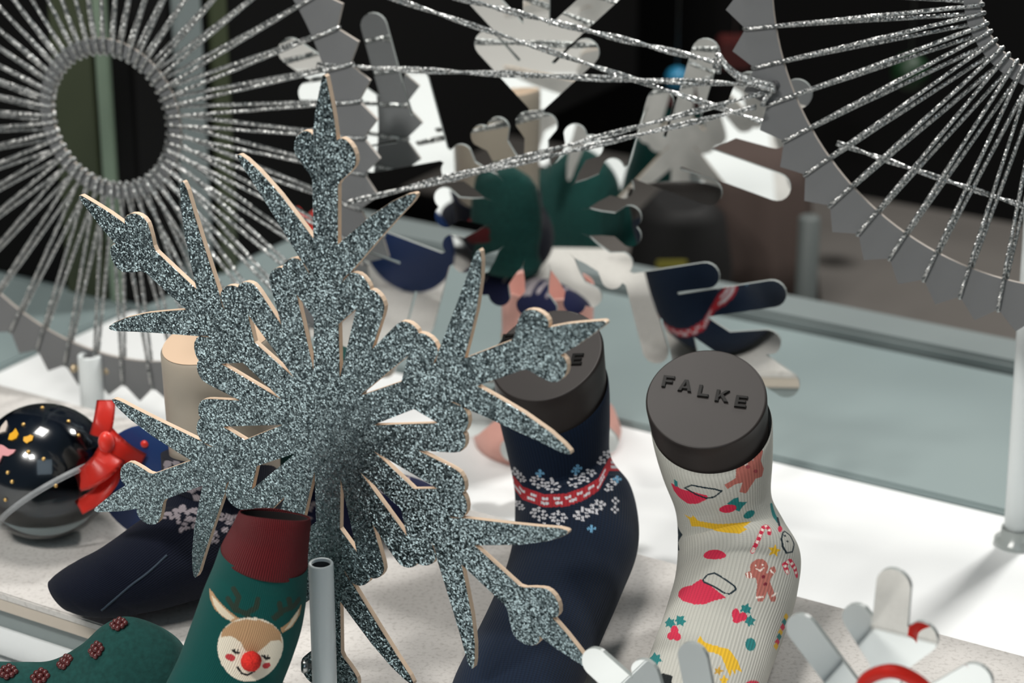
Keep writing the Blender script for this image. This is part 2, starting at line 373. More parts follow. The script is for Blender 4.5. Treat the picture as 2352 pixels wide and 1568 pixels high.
# ------------------------------------------------------------------ mirror snowflakes
U_ = 1 / 700.
def mirror_half():
    P = arc((0, 668), 32, 90, 8, 8) + [(33, 596)]                 # finger tip of the arm, notch beside it
    P += arc((60, 583), 30, 112, -45, 8) + [(30, 502), (29, 440)]  # short side lobe, stem
    P += arc((164.5, 531), 31, 135, -45, 9)                       # upper branch
    P += [(36, 361), (37, 357), (41, 356)]                        # narrow slit
    P += arc((112, 388), 30, 135, -45, 9) + [(17, 251)]           # lower branch, foot of the V
    return P
def mirror_outline():
    out = []; h = mirror_half(); side = [(-32, 122), (-28, 150), (-27, 182)]
    for k in range(12):
        a0 = math.radians(-30 * k)
        if k % 2 == 0:
            half_ = side + arc((-22, 216), 26, 200, 78, 7)
            full = half_ + [(-x, y) for x, y in h[::-1]][:-1] + h + [(-x, y) for x, y in half_[::-1]]
        else:
            half_ = side + arc((-22, 216), 26, 200, 60, 8)
            full = half_ + [(0, 231)] + [(-x, y) for x, y in half_[::-1]]
        out += rot_pts(full, a0)
        mid = math.radians(-30 * k - 15); out.append((-106 * math.sin(mid), 106 * math.cos(mid)))
    return out
def scale_pts(P, s): return [(x * s, y * s) for x, y in P]
mo = mirror_outline()
MR = .2305
def mirror_flake(px, py, dist, deg, roll, R7, label, lean=0):
    M = plane_matrix(unp(px, py, dist), deg) @ Matrix.Rotation(math.radians(lean), 4, 'X') @ Matrix.Rotation(math.radians(roll), 4, 'Z')
    r = empty('mirror_snowflake', M); tag(r, label, 'snowflake')
    pm = plate_mesh('mirror_plate', scale_pts(mo, R7 / 700), [], -.003, 0)
    for m_ in (M_mirror, M_mirback, M_acredge): pm.materials.append(m_)
    link('mirror_plate', pm, (), r)
    return r
mirror_flake(1232, 498, 1.872, 17.8, 0, .2418, 'mirror acrylic snowflake standing behind the feet, reflecting the socks', 1)
mirror_flake(1984, 2080, 1.40, 30.5, -1.5, .2107, 'mirror acrylic snowflake at the lower right, in front of the white printed sock')

# ------------------------------------------------------------------ string wheels
def wheel(px, py, dist, deg, label, spin, k):
    r = empty('string_wheel', plane_matrix(unp(px, py, dist * k), deg) @ Matrix.Scale(k, 4)); tag(r, label, 'ornament')
    N, Rn = 50, .238; ch = 2 * Rn * math.sin(PI / N); Ri = Rn - .80 * ch; Rt = Rn * math.cos(PI / N) + .48 * ch
    out = []
    for k in range(N):
        a0 = spin + 2 * PI * k / N; a1 = a0 + PI / N
        out += [(Rn * math.cos(a0), Rn * math.sin(a0)), (Rt * math.cos(a1), Rt * math.sin(a1))]
    hole_ = [(Ri * math.cos(2 * PI * k / 150), Ri * math.sin(2 * PI * k / 150)) for k in range(150)]
    peg = spin + 2 * PI * .5 / N
    pm = plate_mesh('outer_ring', out, [hole_], -.003, 0, (0, 0, 1)); pm.materials.append(M_ring); pm.materials.append(M_ringedge)
    link('outer_ring', pm, (), r)
    r0, r1 = .0577, .0685
    inn = []
    for k in range(N):
        a0 = spin + 2 * PI * k / N; a1 = a0 + PI / N
        inn += [(r0 * math.cos(a0), r0 * math.sin(a0)), ((r0 - .0012) * math.cos(a1), (r0 - .0012) * math.sin(a1))]
    oc = [(r1 * math.cos(2 * PI * k / 100), r1 * math.sin(2 * PI * k / 100)) for k in range(100)]
    pm = plate_mesh('inner_ring', oc, [inn], -.003, 0, (0, 0, 1)); pm.materials.append(M_ring); pm.materials.append(M_ringedge)
    link('inner_ring', pm, (), r)
    # one loop of the lacing: outer notch -> over the inner ring -> back to the next notch
    def loop_mesh(seed):
        q = random.Random(seed); bm = bmesh.new(); st = 2 * PI / N; cr = .00155
        for da, zz in ((0, .0022), (st, -.0048)):
            a0, a1 = 0.0, -st * .08 + da + q.uniform(-.01, .01)
            P0 = Vector((Rn * 1.0, 0, zz * .6)); P1 = Vector(((r0 - .001) * math.cos(a1), (r0 - .001) * math.sin(a1), zz))
            pts = [P0.lerp(P1, t) for t in np.linspace(0, 1, 14)]
            if zz > 0: pts = [Vector((Rn + .0004, 0, -.004)), Vector((Rn + .0016, 0, -.001))] + pts + [Vector(((r0 - .0028) * math.cos(a1), (r0 - .0028) * math.sin(a1), -.001)), Vector(((r0) * math.cos(a1), r0 * math.sin(a1), -.0045))]
            rr = [cr * (1 + .12 * q.uniform(-1, 1)) for _ in pts]
            tube_bm(bm, pts, rr, 6)
        me = bm_mesh('cord_loop', bm); me.materials.append(M_cord); return me
    lm_ = [loop_mesh(s) for s in range(5)]
    for k in range(N):
        o = bpy.data.objects.new('cord_loop', lm_[k % 5]); COL.objects.link(o); o.parent = r
        o.rotation_euler = (0, 0, spin + 2 * PI * k / N)
    return r
SP_R = math.radians(191.9)
wl = wheel(251, 274, 2.045, 24.1, 'silver string wheel on the left, its round centre hole in full view', math.radians(3.0), .96)
wr = wheel(2431, -6.5, 1.745, 27.35, 'silver string wheel cut off by the upper right corner', SP_R, .955)

# ------------------------------------------------------------------ hanging cords between the wheels
def twisted(pts, r, turns, n=2, sag=0):
    bm = bmesh.new(); p0, p1 = Vector(pts[0]), Vector(pts[1]); d = (p1 - p0); L_ = d.length; t = d.normalized(); a = t.orthogonal().normalized(); b = t.cross(a)
    for s in range(n):
        P = []
        for i in range(81):
            f_ = i / 80; an = 2 * PI * (turns * f_ + s / n); off = (a * math.cos(an) + b * math.sin(an)) * r * 1.0
            P.append(p0 + d * f_ + off + Vector((0, 0, -sag * 4 * f_ * (1 - f_))))
        tube_bm(bm, P, r, 6)
    return bm
def hanging(p, q, label, r=.0014, turns=2.5, n=2, sag=.0005):
    o = link('tinsel_string', bm_mesh('tinsel_string', twisted([p, q], r, turns, n, sag)), M_cord); tag(o, label, 'cord'); return o
rw_c = unp(2431, -6.5, 1.745 * .955); rw_n = -axes(27.35)[1]
def on_ring(px, py, off=.003):                 # point on the front of the right wheel
    d = unp(px, py, 1) - CAMO; return CAMO + d * (((rw_c - CAMO) @ rw_n) / (d @ rw_n)) + rw_n * off
hanging(unp(728, 150, 1.850), on_ring(1772, 193), 'silver cord running level from the left wheel to the hole in the right wheel')
hanging(unp(1040, -8, 1.79), on_ring(1655, 142), 'silver cord sloping from the top edge to the loose knot by the right wheel')
hanging(unp(890, -8, 1.80), on_ring(1748, 293, -.012), 'silver cord crossing behind the others and ending behind the right wheel', .0012)
hanging(unp(798, 466, 1.835), on_ring(1768, 208), 'upper of two silver cords rising from the snowflake spike to the hole', .0012)
hanging(unp(812, 462, 1.815), on_ring(1752, 236, .012), 'lower of two silver cords rising from the snowflake spike to the right wheel', .0012)
hanging(on_ring(1900, 345, -.02), on_ring(2420, 520, -.02), 'silver cord stretched behind the strings of the right wheel', .0011)
bm = bmesh.new()
K = [on_ring(x, y, o_) for x, y, o_ in ((1650, 152, .006), (1656, 122, .006), (1672, 140, .007), (1700, 165, .006), (1740, 182, .005), (1779, 194, .0035), (1776, 208, .004), (1764, 222, .004), (1756, 240, .004))]
tube_bm(bm, catmull(K, 40), .0022, 7); tube_bm(bm, [np.array(p) + np.array([.002, -.003, -.003]) for p in catmull(K[:6], 30)], .0020, 7)
o = link('tinsel_knot', bm_mesh('tinsel_knot', bm), M_cord); tag(o, 'loose knotted end of silver cord at the hole of the right wheel', 'cord')
bm = bmesh.new(); q = on_ring(1781, 196, .0); p = Matrix(wr.matrix_basis).inverted() @ Vector(q); lathe_bm(bm, [(.0001, .0004), (.0036, .0004), (.0038, .0), (.0036, -.003)], 20, Matrix.Translation((p.x, p.y, 0)))
o = link('cord_hole', bm_mesh('cord_hole', bm), M_tube_in, wr); o['label'] = 'small dark hole through the ring'

# ------------------------------------------------------------------ foot forms and socks
def sweep_rings(rings, nv, nu, sq=2.0):
    """rings: (Lpx, Lpy, Rpx, Rpy, y, thick) outline points at depth y, thickness across; returns nv x nu x 3"""
    rows = []
    for lx, ly, rx, ry, y, th in rings:
        yl = y if not isinstance(y, tuple) else y[0]; yr = y if not isinstance(y, tuple) else y[1]
        rows.append(np.concatenate([at_y(lx, ly, yl), at_y(rx, ry, yr), [th]]))
    R = catmull(rows, nv); Lp, Rp, th = R[:, :3], R[:, 3:6], R[:, 6]
    C = (Lp + Rp) / 2; ex = (Rp - Lp) / 2
    T = np.gradient(C, axis=0); T /= np.linalg.norm(T, axis=1)[:, None]
    ey = np.cross(T, ex); ey /= np.linalg.norm(ey, axis=1)[:, None]
    flip = np.sign((ey * -FW).sum(1)); ey *= flip[:, None] * th[:, None]
    a = np.linspace(0, 2 * PI, nu, endpoint=False)
    c, s = np.cos(a), np.sin(a); k = 2 / sq
    c = np.sign(c) * np.abs(c) ** k; s = np.sign(s) * np.abs(s) ** k
    return C[:, None] + ex[:, None] * c[None, :, None] - ey[:, None] * s[None, :, None]
class Print:
    """flat print knitted into a sock: colours laid on the cloth itself, motif by motif"""
    def __init__(s, V, base):
        nv, nu, _ = V.shape; s.V = V
        du = np.roll(V, -1, 1) - np.roll(V, 1, 1); dv = np.gradient(V, axis=0)
        n = np.cross(du, dv); n /= np.linalg.norm(n, axis=2)[..., None] + 1e-12
        C = V.mean(1, keepdims=True); n *= np.sign((n * (V - C)).sum(2).mean())
        s.N = n; s.P = V.reshape(-1, 3); s.n = n.reshape(-1, 3); s.px = proj(s.P)
        s.front = ((CAMO - s.P) * s.n).sum(1) > 0; s.col = np.tile(np.array(base, float), (len(s.P), 1))
    def frame(s, px, py):
        d = np.hypot(s.px[:, 0] - px, s.px[:, 1] - py) + (~s.front) * 1e5; i = int(np.argmin(d))
        p, n = s.P[i], s.n[i]; t1 = RT - n * (RT @ n); t1 /= np.linalg.norm(t1); t2 = np.cross(n, t1)
        e = 1e-4; p0 = proj(p); J = np.stack([(proj(p + t1 * e) - p0) / e, (proj(p + t2 * e) - p0) / e], 1)
        rel = s.P - p; near = (np.abs(rel @ n) < .03) & ((s.n @ n) > -.2) & (np.linalg.norm(rel, axis=1) < .07)
        q = np.stack([rel @ t1, rel @ t2], 1) @ J.T
        return q + (p0 - np.array([px, py])), near
    def paint(s, mask, c): s.col[mask] = c
    def poly(s, px, py, pts, c, rot=0, sc=1):
        q, near = s.frame(px, py); x, y = q[:, 0], q[:, 1]; ins = np.zeros(len(x), bool)
        cr, sr = math.cos(rot), math.sin(rot); pts = [((a * cr - b * sr) * sc, (a * sr + b * cr) * sc) for a, b in pts]
        for i in range(len(pts)):
            (x0, y0), (x1, y1) = pts[i - 1], pts[i]
            if y0 == y1: continue
            ins ^= ((y0 > y) != (y1 > y)) & (x < (x1 - x0) * (y - y0) / (y1 - y0) + x0)
        s.paint(ins & near, c)
    def ell(s, px, py, rx, ry, c, rot=0):
        q, near = s.frame(px, py); cr, sr = math.cos(rot), math.sin(rot); x = q[:, 0] * cr + q[:, 1] * sr; y = -q[:, 0] * sr + q[:, 1] * cr
        s.paint(((x / rx) ** 2 + (y / ry) ** 2 < 1) & near & (np.hypot(s.px[:, 0] - px, s.px[:, 1] - py) < 1.5 * max(rx, ry) + 1), c)
    def line(s, pts, wd, c, closed=False, stripes=None):
        px, py = np.mean(pts, 0); q, near = s.frame(px, py); q = q + np.array([px, py]); tot = 0
        P = list(pts) + ([pts[0]] if closed else [])
        best = np.full(len(q), 1e9); arcl = np.zeros(len(q))
        for a, b in zip(P, P[1:]):
            a, b = np.array(a, float), np.array(b, float); d = b - a; L_ = np.linalg.norm(d); t = np.clip(((q - a) @ d) / (L_ * L_ + 1e-9), 0, 1)
            ds = np.linalg.norm(q - (a + t[:, None] * d), axis=1); m = ds < best; best[m] = ds[m]; arcl[m] = (tot + t * L_)[m]; tot += L_
        m = (best < wd) & near
        s.paint(m, c)
        if stripes: s.paint(m & (best < wd - 1.5) & ((arcl / stripes[0]) % 1 < .45), stripes[1])
    def dots(s, pts, r, c):
        for x, y in pts: s.ell(x, y, r, r * .85, c)
    def apply(s, me):
        ca_ = me.color_attributes.new('print', 'FLOAT_COLOR', 'POINT')
        ca_.data.foreach_set('color', np.concatenate([s.col, np.ones((len(s.col), 1))], 1).astype(np.float32).reshape(-1))
def sr(r, g, b): return tuple(((c / 255 + .055) / 1.055) ** 2.4 if c > 10 else c / 255 / 12.92 for c in (r, g, b))

LETTERS = {
 'F': [(0, 0), (.26, 0), (.26, .38), (.74, .38), (.74, .62), (.26, .62), (.26, .76), (.84, .76), (.84, 1), (0, 1)],
 'A': [(0, 0), (.27, 0), (.335, .19), (.665, .19), (.73, 0), (1, 0), (.64, 1), (.36, 1)],
 'L': [(0, 0), (.80, 0), (.80, .25), (.26, .25), (.26, 1), (0, 1)],
 'K': [(0, 0), (.26, 0), (.26, .30), (.38, .42), (.68, 0), (1.0, 0), (.57, .59), (.96, 1), (.64, 1), (.26, .60), (.26, 1), (0, 1)],
 'E': [(0, 0), (.84, 0), (.84, .24), (.26, .24), (.26, .39), (.76, .39), (.76, .61), (.26, .61), (.26, .76), (.84, .76), (.84, 1), (0, 1)]}
A_HOLE = [(.40, .40), (.50, .70), (.60, .40)]
def letter_mesh(ch, h, t):
    bm = bmesh.new(); P = [(x * h, y * h) for x, y in LETTERS[ch]]
    me = plate_mesh('letter', P, [[(x * h, y * h) for x, y in A_HOLE]] if ch == 'A' else [], 0, t, (0, 0, 0))
    bm.from_mesh(me); bmesh.ops.remove_doubles(bm, verts=bm.verts, dist=1e-7)
    es = [e for e in bm.edges if all(v.co.z > t * .9 for v in e.verts) and abs(e.calc_face_angle(0)) > .5]
    bmesh.ops.bevel(bm, geom=es, offset=.00032, segments=2, affect='EDGES'); bm.to_mesh(me); bm.free(); me.materials.append(M_letter); return me
def cap_part(root, top, rim_px, bot_off, texts):
    """black cap: top ellipse from four photographed rim points at distance, sides run down by bot_off"""
    c, ex, ey = top; n = np.cross(ex, ey); n /= np.linalg.norm(n); nu = 96
    a = np.linspace(0, 2 * PI, nu, endpoint=False)
    def ring(cc, k): return cc + k * (np.cos(a)[:, None] * ex + np.sin(a)[:, None] * ey)
    low = np.array(bot_off)
    V = np.stack([ring(c, .02), ring(c, .5), ring(c, .955), ring(c, .972), ring(c - n * .0004, .988), ring(c - n * .0014, .998), ring(c - n * .003, 1.0)] + [ring(c + low * t, 1 - .05 * t) - n * .003 for t in (.2, .5, .8, 1)])
    me = grid_mesh('leg_cap', V[:, ::-1], cap0=True, uv=False); capo = under(root, link('leg_cap', me, M_cap))
    tx, ty, h, items, lean = texts
    tdir = tx; up_ = np.cross(n, tdir); up_ = up_ + tdir * lean
    for ch, off in items:
        M = Matrix.Identity(4)
        pos = c + tdir * off[0] + up_ * off[1] + n * .0001
        for i in range(3): M[i][0], M[i][1], M[i][2], M[i][3] = tdir[i], up_[i], n[i], pos[i]
        lo = link('letter', letter_mesh(ch, h, .0013)); lo.parent = capo
        lo.matrix_parent_inverse = (root.matrix_basis @ Matrix.Identity(4)).inverted() if False else Matrix.Identity(4)
        lo.matrix_basis = M
    return capo
def cap_ellipse(cpx, cpy, dist, n_cam, r):
    c = unp(cpx, cpy, dist); n = n_cam[0] * RT + n_cam[1] * UP - n_cam[2] * FW; n /= np.linalg.norm(n)
    ex = RT - n * (RT @ n); ex /= np.linalg.norm(ex); ey = np.cross(n, ex); return c, ex * r, ey * r, n

def foot_form(label, cap, sock_rings, nv, nu, knitm, base, printer, text, low, edge, sq=2.0):
    c, ex, ey, n = cap
    root = empty('sock_form'); b0 = at_y((sock_rings[5][0] + sock_rings[5][2]) / 2, (sock_rings[5][1] + sock_rings[5][3]) / 2, sock_rings[5][4]); root.location = (b0[0], b0[1], 0)
    bpy.context.view_layer.update(); tag(root, label, 'foot form')
    cap_part(root, (c, ex, ey), None, low, text)
    V = sweep_rings(sock_rings, nv, nu, sq)
    # the first rings follow the slanted edge of the cap so that the cuff hugs it
    m = int(nv * .34); an = np.linspace(0, 2 * PI, nu, endpoint=False); c0_ = V[0].mean(0)
    K0 = c + np.array(edge) + np.cos(an)[:, None] * ex * .992 + np.sin(an)[:, None] * ey * .992
    K1 = c + np.array(edge) + np.array([0, 0, -.0012]) + np.cos(an)[:, None] * ex * 1.004 + np.sin(an)[:, None] * ey * 1.004
    for i in range(m + 1):
        t = i / m; sm_ = t * t * t * (t * (6 * t - 15) + 10); V[i] = (K1 + V[i].mean(0) * min(1, t * 1.0) - K1.mean(0) * min(1, t * 1.0)) * (1 - sm_) + V[i] * sm_
    V[0] = K0
    V[..., 2] = np.maximum(V[..., 2], .0008)
    end = V[-1].mean(0); tipring = [V[-1] * (1 - t) + end * t + (V[-1].mean(0) - V[-4].mean(0)) / 3 * 6 * math.sin(t * PI / 2) for t in (.15, .35, .6, .85, .98)]
    V = np.concatenate([V, np.array(tipring)], 0)
    pr = Print(V, base); printer(pr)
    me = grid_mesh('sock', V, cap1=True); pr.apply(me)
    so = under(root, link('sock', me, knitm))
    return root, so, V

# --- white printed sock on a black form
capW = cap_ellipse(1622, 915, 1.61, (-.12, .59, .80), .0403)
nW = capW[3]
yw = capW[0][1]
tdirW = at_y(1712, 925, 1) - at_y(1545, 878, 1); tdirW = tdirW - nW * (tdirW @ nW); tdirW /= np.linalg.norm(tdirW)
upW = np.cross(nW, tdirW)
def cap_pos(cap, px, py, tdir, up_):            # where a photographed point lies on the cap's top plane
    c, ex, ey, n = cap; d = unp(px, py, 1) - CAMO; t = ((c - CAMO) @ n) / (d @ n); q = CAMO + d * t - c
    return q
def letters_at(cap, tdir, lean, pts):
    up0 = np.cross(cap[3], tdir); up_ = up0 + tdir * lean; out = []
    for ch, px, py in pts:
        q = cap_pos(cap, px, py, tdir, up0); v = q @ up0; out.append((ch, (q @ tdir - v * lean, v)))
    return out
LW = letters_at(capW, tdirW, .12, [('F', 1519, 889), ('A', 1556, 898), ('L', 1601, 911), ('K', 1641, 922), ('E', 1686, 935)])
ringsW = [(1506, 1030, 1772, 930, yw - .002, .0385), (1512, 1060, 1770, 985, yw - .003, .0375), (1530, 1110, 1769, 1060, yw - .005, .0345), (1552, 1170, 1770, 1135, yw - .008, .032), (1557, 1245, 1800, 1195, yw - .014, .034),
          (1554, 1310, 1838, 1270, yw - .030, .038), (1541, 1375, 1832, 1350, yw - .052, .036), (1520, 1440, 1808, 1430, yw - .088, .032), (1492, 1515, 1780, 1505, yw - .131, .029), (1462, 1590, 1752, 1590, yw - .174, .027), (1440, 1670, 1722, 1675, yw - .215, .025), (1450, 1740, 1690, 1745, yw - .245, .018)]
STAR = [(0, -1), (.26, -.34), (.96, -.3), (.42, .14), (.6, .82), (0, .44), (-.6, .82), (-.42, .14), (-.96, -.3), (-.26, -.34)]
HOLLY = [(0, -20), (6, -10), (16, -13), (14, -3), (20, 4), (10, 8), (6, 18), (-2, 10), (-12, 14), (-10, 3), (-18, -4), (-8, -8)]
def print_white(p):
    RED, TEAL, GOLD, INK, GB, CR, MAR = sr(205, 50, 78), sr(38, 122, 122), sr(222, 178, 48), sr(32, 48, 56), sr(176, 106, 96), sr(238, 224, 214), sr(120, 35, 50)
    # gingerbread figure stretched over the cuff
    p.poly(1712, 1086, [(-45, 28), (-22, 12), (-18, -20), (0, -36), (18, -30), (36, -58), (45, -50), (38, -28), (48, -8), (44, 10), (26, 14), (12, 34), (4, 48), (-12, 44), (-6, 22), (-22, 26), (-38, 38)], GB)
    p.dots([(1718, 1072), (1736, 1082)], 5, sr(150, 70, 75)); p.line([(1700, 1060), (1712, 1066), (1724, 1052)], 1.6, CR)
    # stretched red stocking below the cuff
    p.poly(1592, 1137, [(-56, -24), (-30, -14), (0, -8), (30, 2), (32, 10), (10, 20), (-14, 21), (-36, 8), (-50, -6)], RED)
    p.line([(1570, 1123), (1588, 1114), (1640, 1124), (1656, 1130), (1640, 1142), (1622, 1144), (1600, 1136), (1576, 1124)], 1.7, INK, True)
    p.poly(1686, 1160, [(-16, -4), (0, -16), (10, -18), (12, -8), (32, -6), (20, 4), (12, 14), (-2, 8), (-10, 4)], TEAL); p.ell(1672, 1168, 20, 9, RED, -.15)
    p.ell(1721, 1181, 14, 8, TEAL, -.5)
    # shooting star, stretched
    p.poly(1650, 1205, [(-84, -20), (-66, -14), (-60, -20), (-48, -8), (0, -2), (72, -4), (58, 4), (68, 8), (52, 16), (0, 12), (-40, 6), (-66, 6), (-70, -8)], GOLD)
    p.ell(1641, 1274, 26, 11, RED)
    # candy canes
    p.line([(1734, 1258), (1748, 1224), (1754, 1210), (1762, 1206), (1768, 1214), (1767, 1224)], 5, RED, stripes=(14, CR))
    p.line([(1808, 1314), (1804, 1296), (1814, 1288), (1826, 1304), (1834, 1322)], 5, RED, stripes=(12, CR))
    p.poly(1779, 1264, STAR, GOLD, .2, 16)
    # snowman on the heel side
    p.line([(1800, 1222), (1806, 1218), (1818, 1228), (1826, 1248), (1822, 1266), (1810, 1268), (1800, 1254), (1796, 1236)], 1.8, INK, True); p.dots([(1803, 1230), (1809, 1243)], 2.8, INK)
    p.ell(1792, 1214, 5, 7, RED); p.line([(1784, 1200), (1776, 1176), (1770, 1160)], 4, TEAL); p.line([(1790, 1206), (1786, 1190)], 2.5, INK)
    # outline figure at the left edge
    p.line([(1556, 1206), (1560, 1228), (1556, 1246), (1559, 1262)], 2, INK); p.poly(1552, 1110, [(-4, -10), (4, -4), (5, 8), (-3, 6)], TEAL)
    # red stocking with outlined cuff
    p.poly(1608, 1350, [(-54, -2), (-46, -8), (-20, -8), (2, -20), (55, 12), (30, 26), (10, 38), (-12, 40), (-40, 28), (-54, 10)], RED)
    p.line([(1614, 1326), (1626, 1316), (1642, 1316), (1688, 1344), (1690, 1350), (1676, 1362), (1664, 1362), (1616, 1332)], 2, INK, True)
    # gingerbread man
    p.ell(1744, 1302, 21, 18, GB); p.poly(1754, 1340, [(-40, -28), (-36, -16), (-18, -14), (-14, 0), (-18, 30), (-14, 42), (-4, 42), (2, 34), (8, 18), (18, 40), (28, 38), (32, 30), (14, -6), (18, -14), (28, -28), (24, -38), (14, -36), (8, -22), (-18, -30), (-32, -32)], GB)
    p.dots([(1753, 1324), (1758, 1341)], 4.5, MAR); p.line([(1738, 1306), (1746, 1310), (1754, 1304)], 1.7, CR); p.dots([(1735, 1298), (1752, 1297)], 2.2, CR)
    p.line([(1716, 1316), (1718, 1326)], 1.8, CR); p.line([(1724, 1316), (1726, 1326)], 1.6, CR); p.line([(1738, 1372), (1752, 1370)], 2, CR); p.line([(1774, 1368), (1784, 1362)], 2, CR); p.line([(1770, 1310), (1776, 1316)], 2, CR)
    # holly sprigs
    for cx, cy, d in ((1545, 1446, 0), (1700, 1408, 1)):
        if d:
            p.poly(cx + 12, cy - 10, HOLLY, TEAL, .5, .75); p.poly(cx + 22, cy + 16, HOLLY, TEAL, 1.5, .75); p.ell(cx - 10, cy + 2, 9, 13, RED); p.ell(cx + 6, cy + 8, 10, 10, RED); p.ell(cx - 8, cy + 16, 9, 7, RED)
        else:
            p.poly(cx - 8, cy - 16, HOLLY, TEAL, 0, .7); p.poly(cx + 16, cy - 22, HOLLY, TEAL, .8, .75); p.ell(cx + 4, cy + 2, 9, 12, RED); p.ell(cx - 4, cy + 14, 9, 9, RED); p.ell(cx + 10, cy + 16, 9, 9, RED)
    p.ell(1724, 1479, 12, 15, TEAL); p.poly(1503, 1512, HOLLY, TEAL, 0, .8)
    # big shooting star
    p.poly(1640, 1500, [(-58, -22), (-40, -26), (-32, -46), (-22, -28), (0, -18), (34, -12), (56, 10), (68, 32), (52, 28), (50, 40), (42, 32), (38, 48), (26, 26), (18, 6), (-2, -2), (-30, -8)], GOLD)
    p.poly(1650, 1540, STAR, sr(190, 150, 60), .3, 13); p.poly(1663, 1562, STAR, GOLD, 0, 14)
    p.poly(1525, 1555, [(-20, 8), (-4, -10), (20, -4), (16, 14), (-10, 16)], sr(25, 30, 32)); p.ell(1730, 1570, 16, 8, RED)
    # diamond border along the sole side
    for i, (x, y, c) in enumerate([(1802, 1428, TEAL), (1798, 1440, RED), (1793, 1452, GOLD), (1790, 1462, TEAL), (1786, 1474, RED), (1806, 1416, GOLD), (1783, 1484, GOLD)]): p.poly(x, y, [(0, -9), (6, 0), (0, 9), (-6, 0)], c)
footW, sockW, VW = foot_form('black topped foot form wearing the white sock with red and gold holiday motifs', capW, ringsW, 420, 520, M_knit_w, sr(186, 186, 178), print_white,
    (tdirW, upW, .0093, LW, .12), at_y(1634, 1000, yw - .002) - capW[0], at_y(1634, 972, yw - .001) - capW[0])

# --- navy patterned sock on a black form
capN = cap_ellipse(1255, 815, 1.70, (-.30, .62, .72), .0412)
nN = capN[3]; yn = capN[0][1]
tdirN = at_y(1340, 850, 1) - at_y(1150, 795, 1); tdirN = tdirN - nN * (tdirN @ nN); tdirN /= np.linalg.norm(tdirN)
upN = np.cross(nN, tdirN)
LN = letters_at(capN, tdirN, .12, [('F', 1150, 794), ('A', 1190, 803), ('L', 1232, 814), ('K', 1268, 823), ('E', 1310, 839)])
ringsN = [(1152, 975, 1398, 862, yn - .002, .0375), (1158, 1000, 1398, 905, yn - .003, .0372), (1170, 1045, 1398, 975, yn - .005, .035), (1181, 1110, 1402, 1050, yn - .008, .034), (1185, 1180, 1446, 1110, yn - .018, .037),
          (1184, 1245, 1465, 1185, yn - .042, .039), (1172, 1300, 1460, 1255, yn - .082, .036), (1148, 1360, 1430, 1340, yn - .120, .033), (1114, 1430, 1395, 1425, yn - .166, .031), (1078, 1500, 1364, 1500, yn - .208, .029), (1040, 1575, 1334, 1575, yn - .250, .027), (1020, 1640, 1300, 1650, yn - .286, .022)]
def print_navy(p):
    WH, RD, BL = sr(205, 205, 210), sr(168, 44, 52), sr(110, 165, 200)
    def band(off, wd, c, dash=None):
        x = np.array([1181, 1200, 1250, 1300, 1340, 1375, 1399]); y = np.array([1108, 1132, 1150, 1148, 1134, 1112, 1066]) + off
        d = np.abs(p.px[:, 1] - np.interp(p.px[:, 0], x, y)); m = (d < wd)
        if dash: m &= np.sin(p.px[:, 0] / dash + np.sign(off) * 1.2) > -.1
        p.paint(m & p.bandmask, c)
    nv = p.V.shape[0]; rows = np.repeat(np.arange(nv), p.V.shape[1]); p.bandmask = (rows > nv * .02) & (rows < nv * .75)
    band(0, 15, RD); band(-3, 4.5, WH, 4.2); band(6, 3.2, WH, 5.1); band(0, 1.5, RD)
    def flake(cx, cy, c, s=1.0, sk=0):
        for i in range(8):
            a = 2 * PI * i / 8
            for r_ in ((9, 18) if i % 2 == 0 else (14,)):
                x, y = math.cos(a) * r_ * s, math.sin(a) * r_ * s * .8; p.ell(cx + x, cy + y + sk * x, 4.2 * s, 2.9 * s, c)
        for dx, dy in ((13, 8), (-13, 8), (13, -8), (-13, -8)): p.ell(cx + dx * s, cy + dy * s + sk * dx * s, 3.6 * s, 2.6 * s, c)
    for cx, cy, sk in ((1236, 1106, .2), (1268, 1116, .05), (1322, 1104, -.25), (1350, 1092, -.35)): flake(cx, cy, WH, .92, sk)
    for cx, cy, sk in ((1238, 1180, .2), (1282, 1188, .05), (1338, 1180, -.25), (1370, 1164, -.35)): flake(cx, cy, WH, .98, sk)
    for cx, cy in ((1196, 1096), (1193, 1160)): flake(cx, cy, WH, .6, .6)
    for cx, cy, sk in ((1405, 1112, -.8), (1388, 1050, -.8)): flake(cx, cy, WH, .8, sk)
    for cx, cy in ((1250, 1208), (1283, 1210), (1182, 1082), (1412, 1170), (1414, 1150)): p.dots([(cx - 6, cy), (cx + 6, cy), (cx, cy - 6), (cx, cy + 6)], 3.4, WH)
    for cx, cy in ((1240, 1087), (1327, 1075), (1359, 1214), (1418, 1100), (1322, 1082)): p.dots([(cx - 7, cy), (cx + 7, cy), (cx, cy - 6), (cx, cy + 6), (cx, cy)], 3.6, BL)
footN, sockN, VN = foot_form('black topped foot form wearing the navy sock with a red band of white flakes', capN, ringsN, 340, 420, M_knit_n, sr(15, 29, 48), print_navy,
    (tdirN, upN, .0098, LN, .12), at_y(1272, 935, yn - .002) - capN[0], at_y(1268, 896, yn - .001) - capN[0])

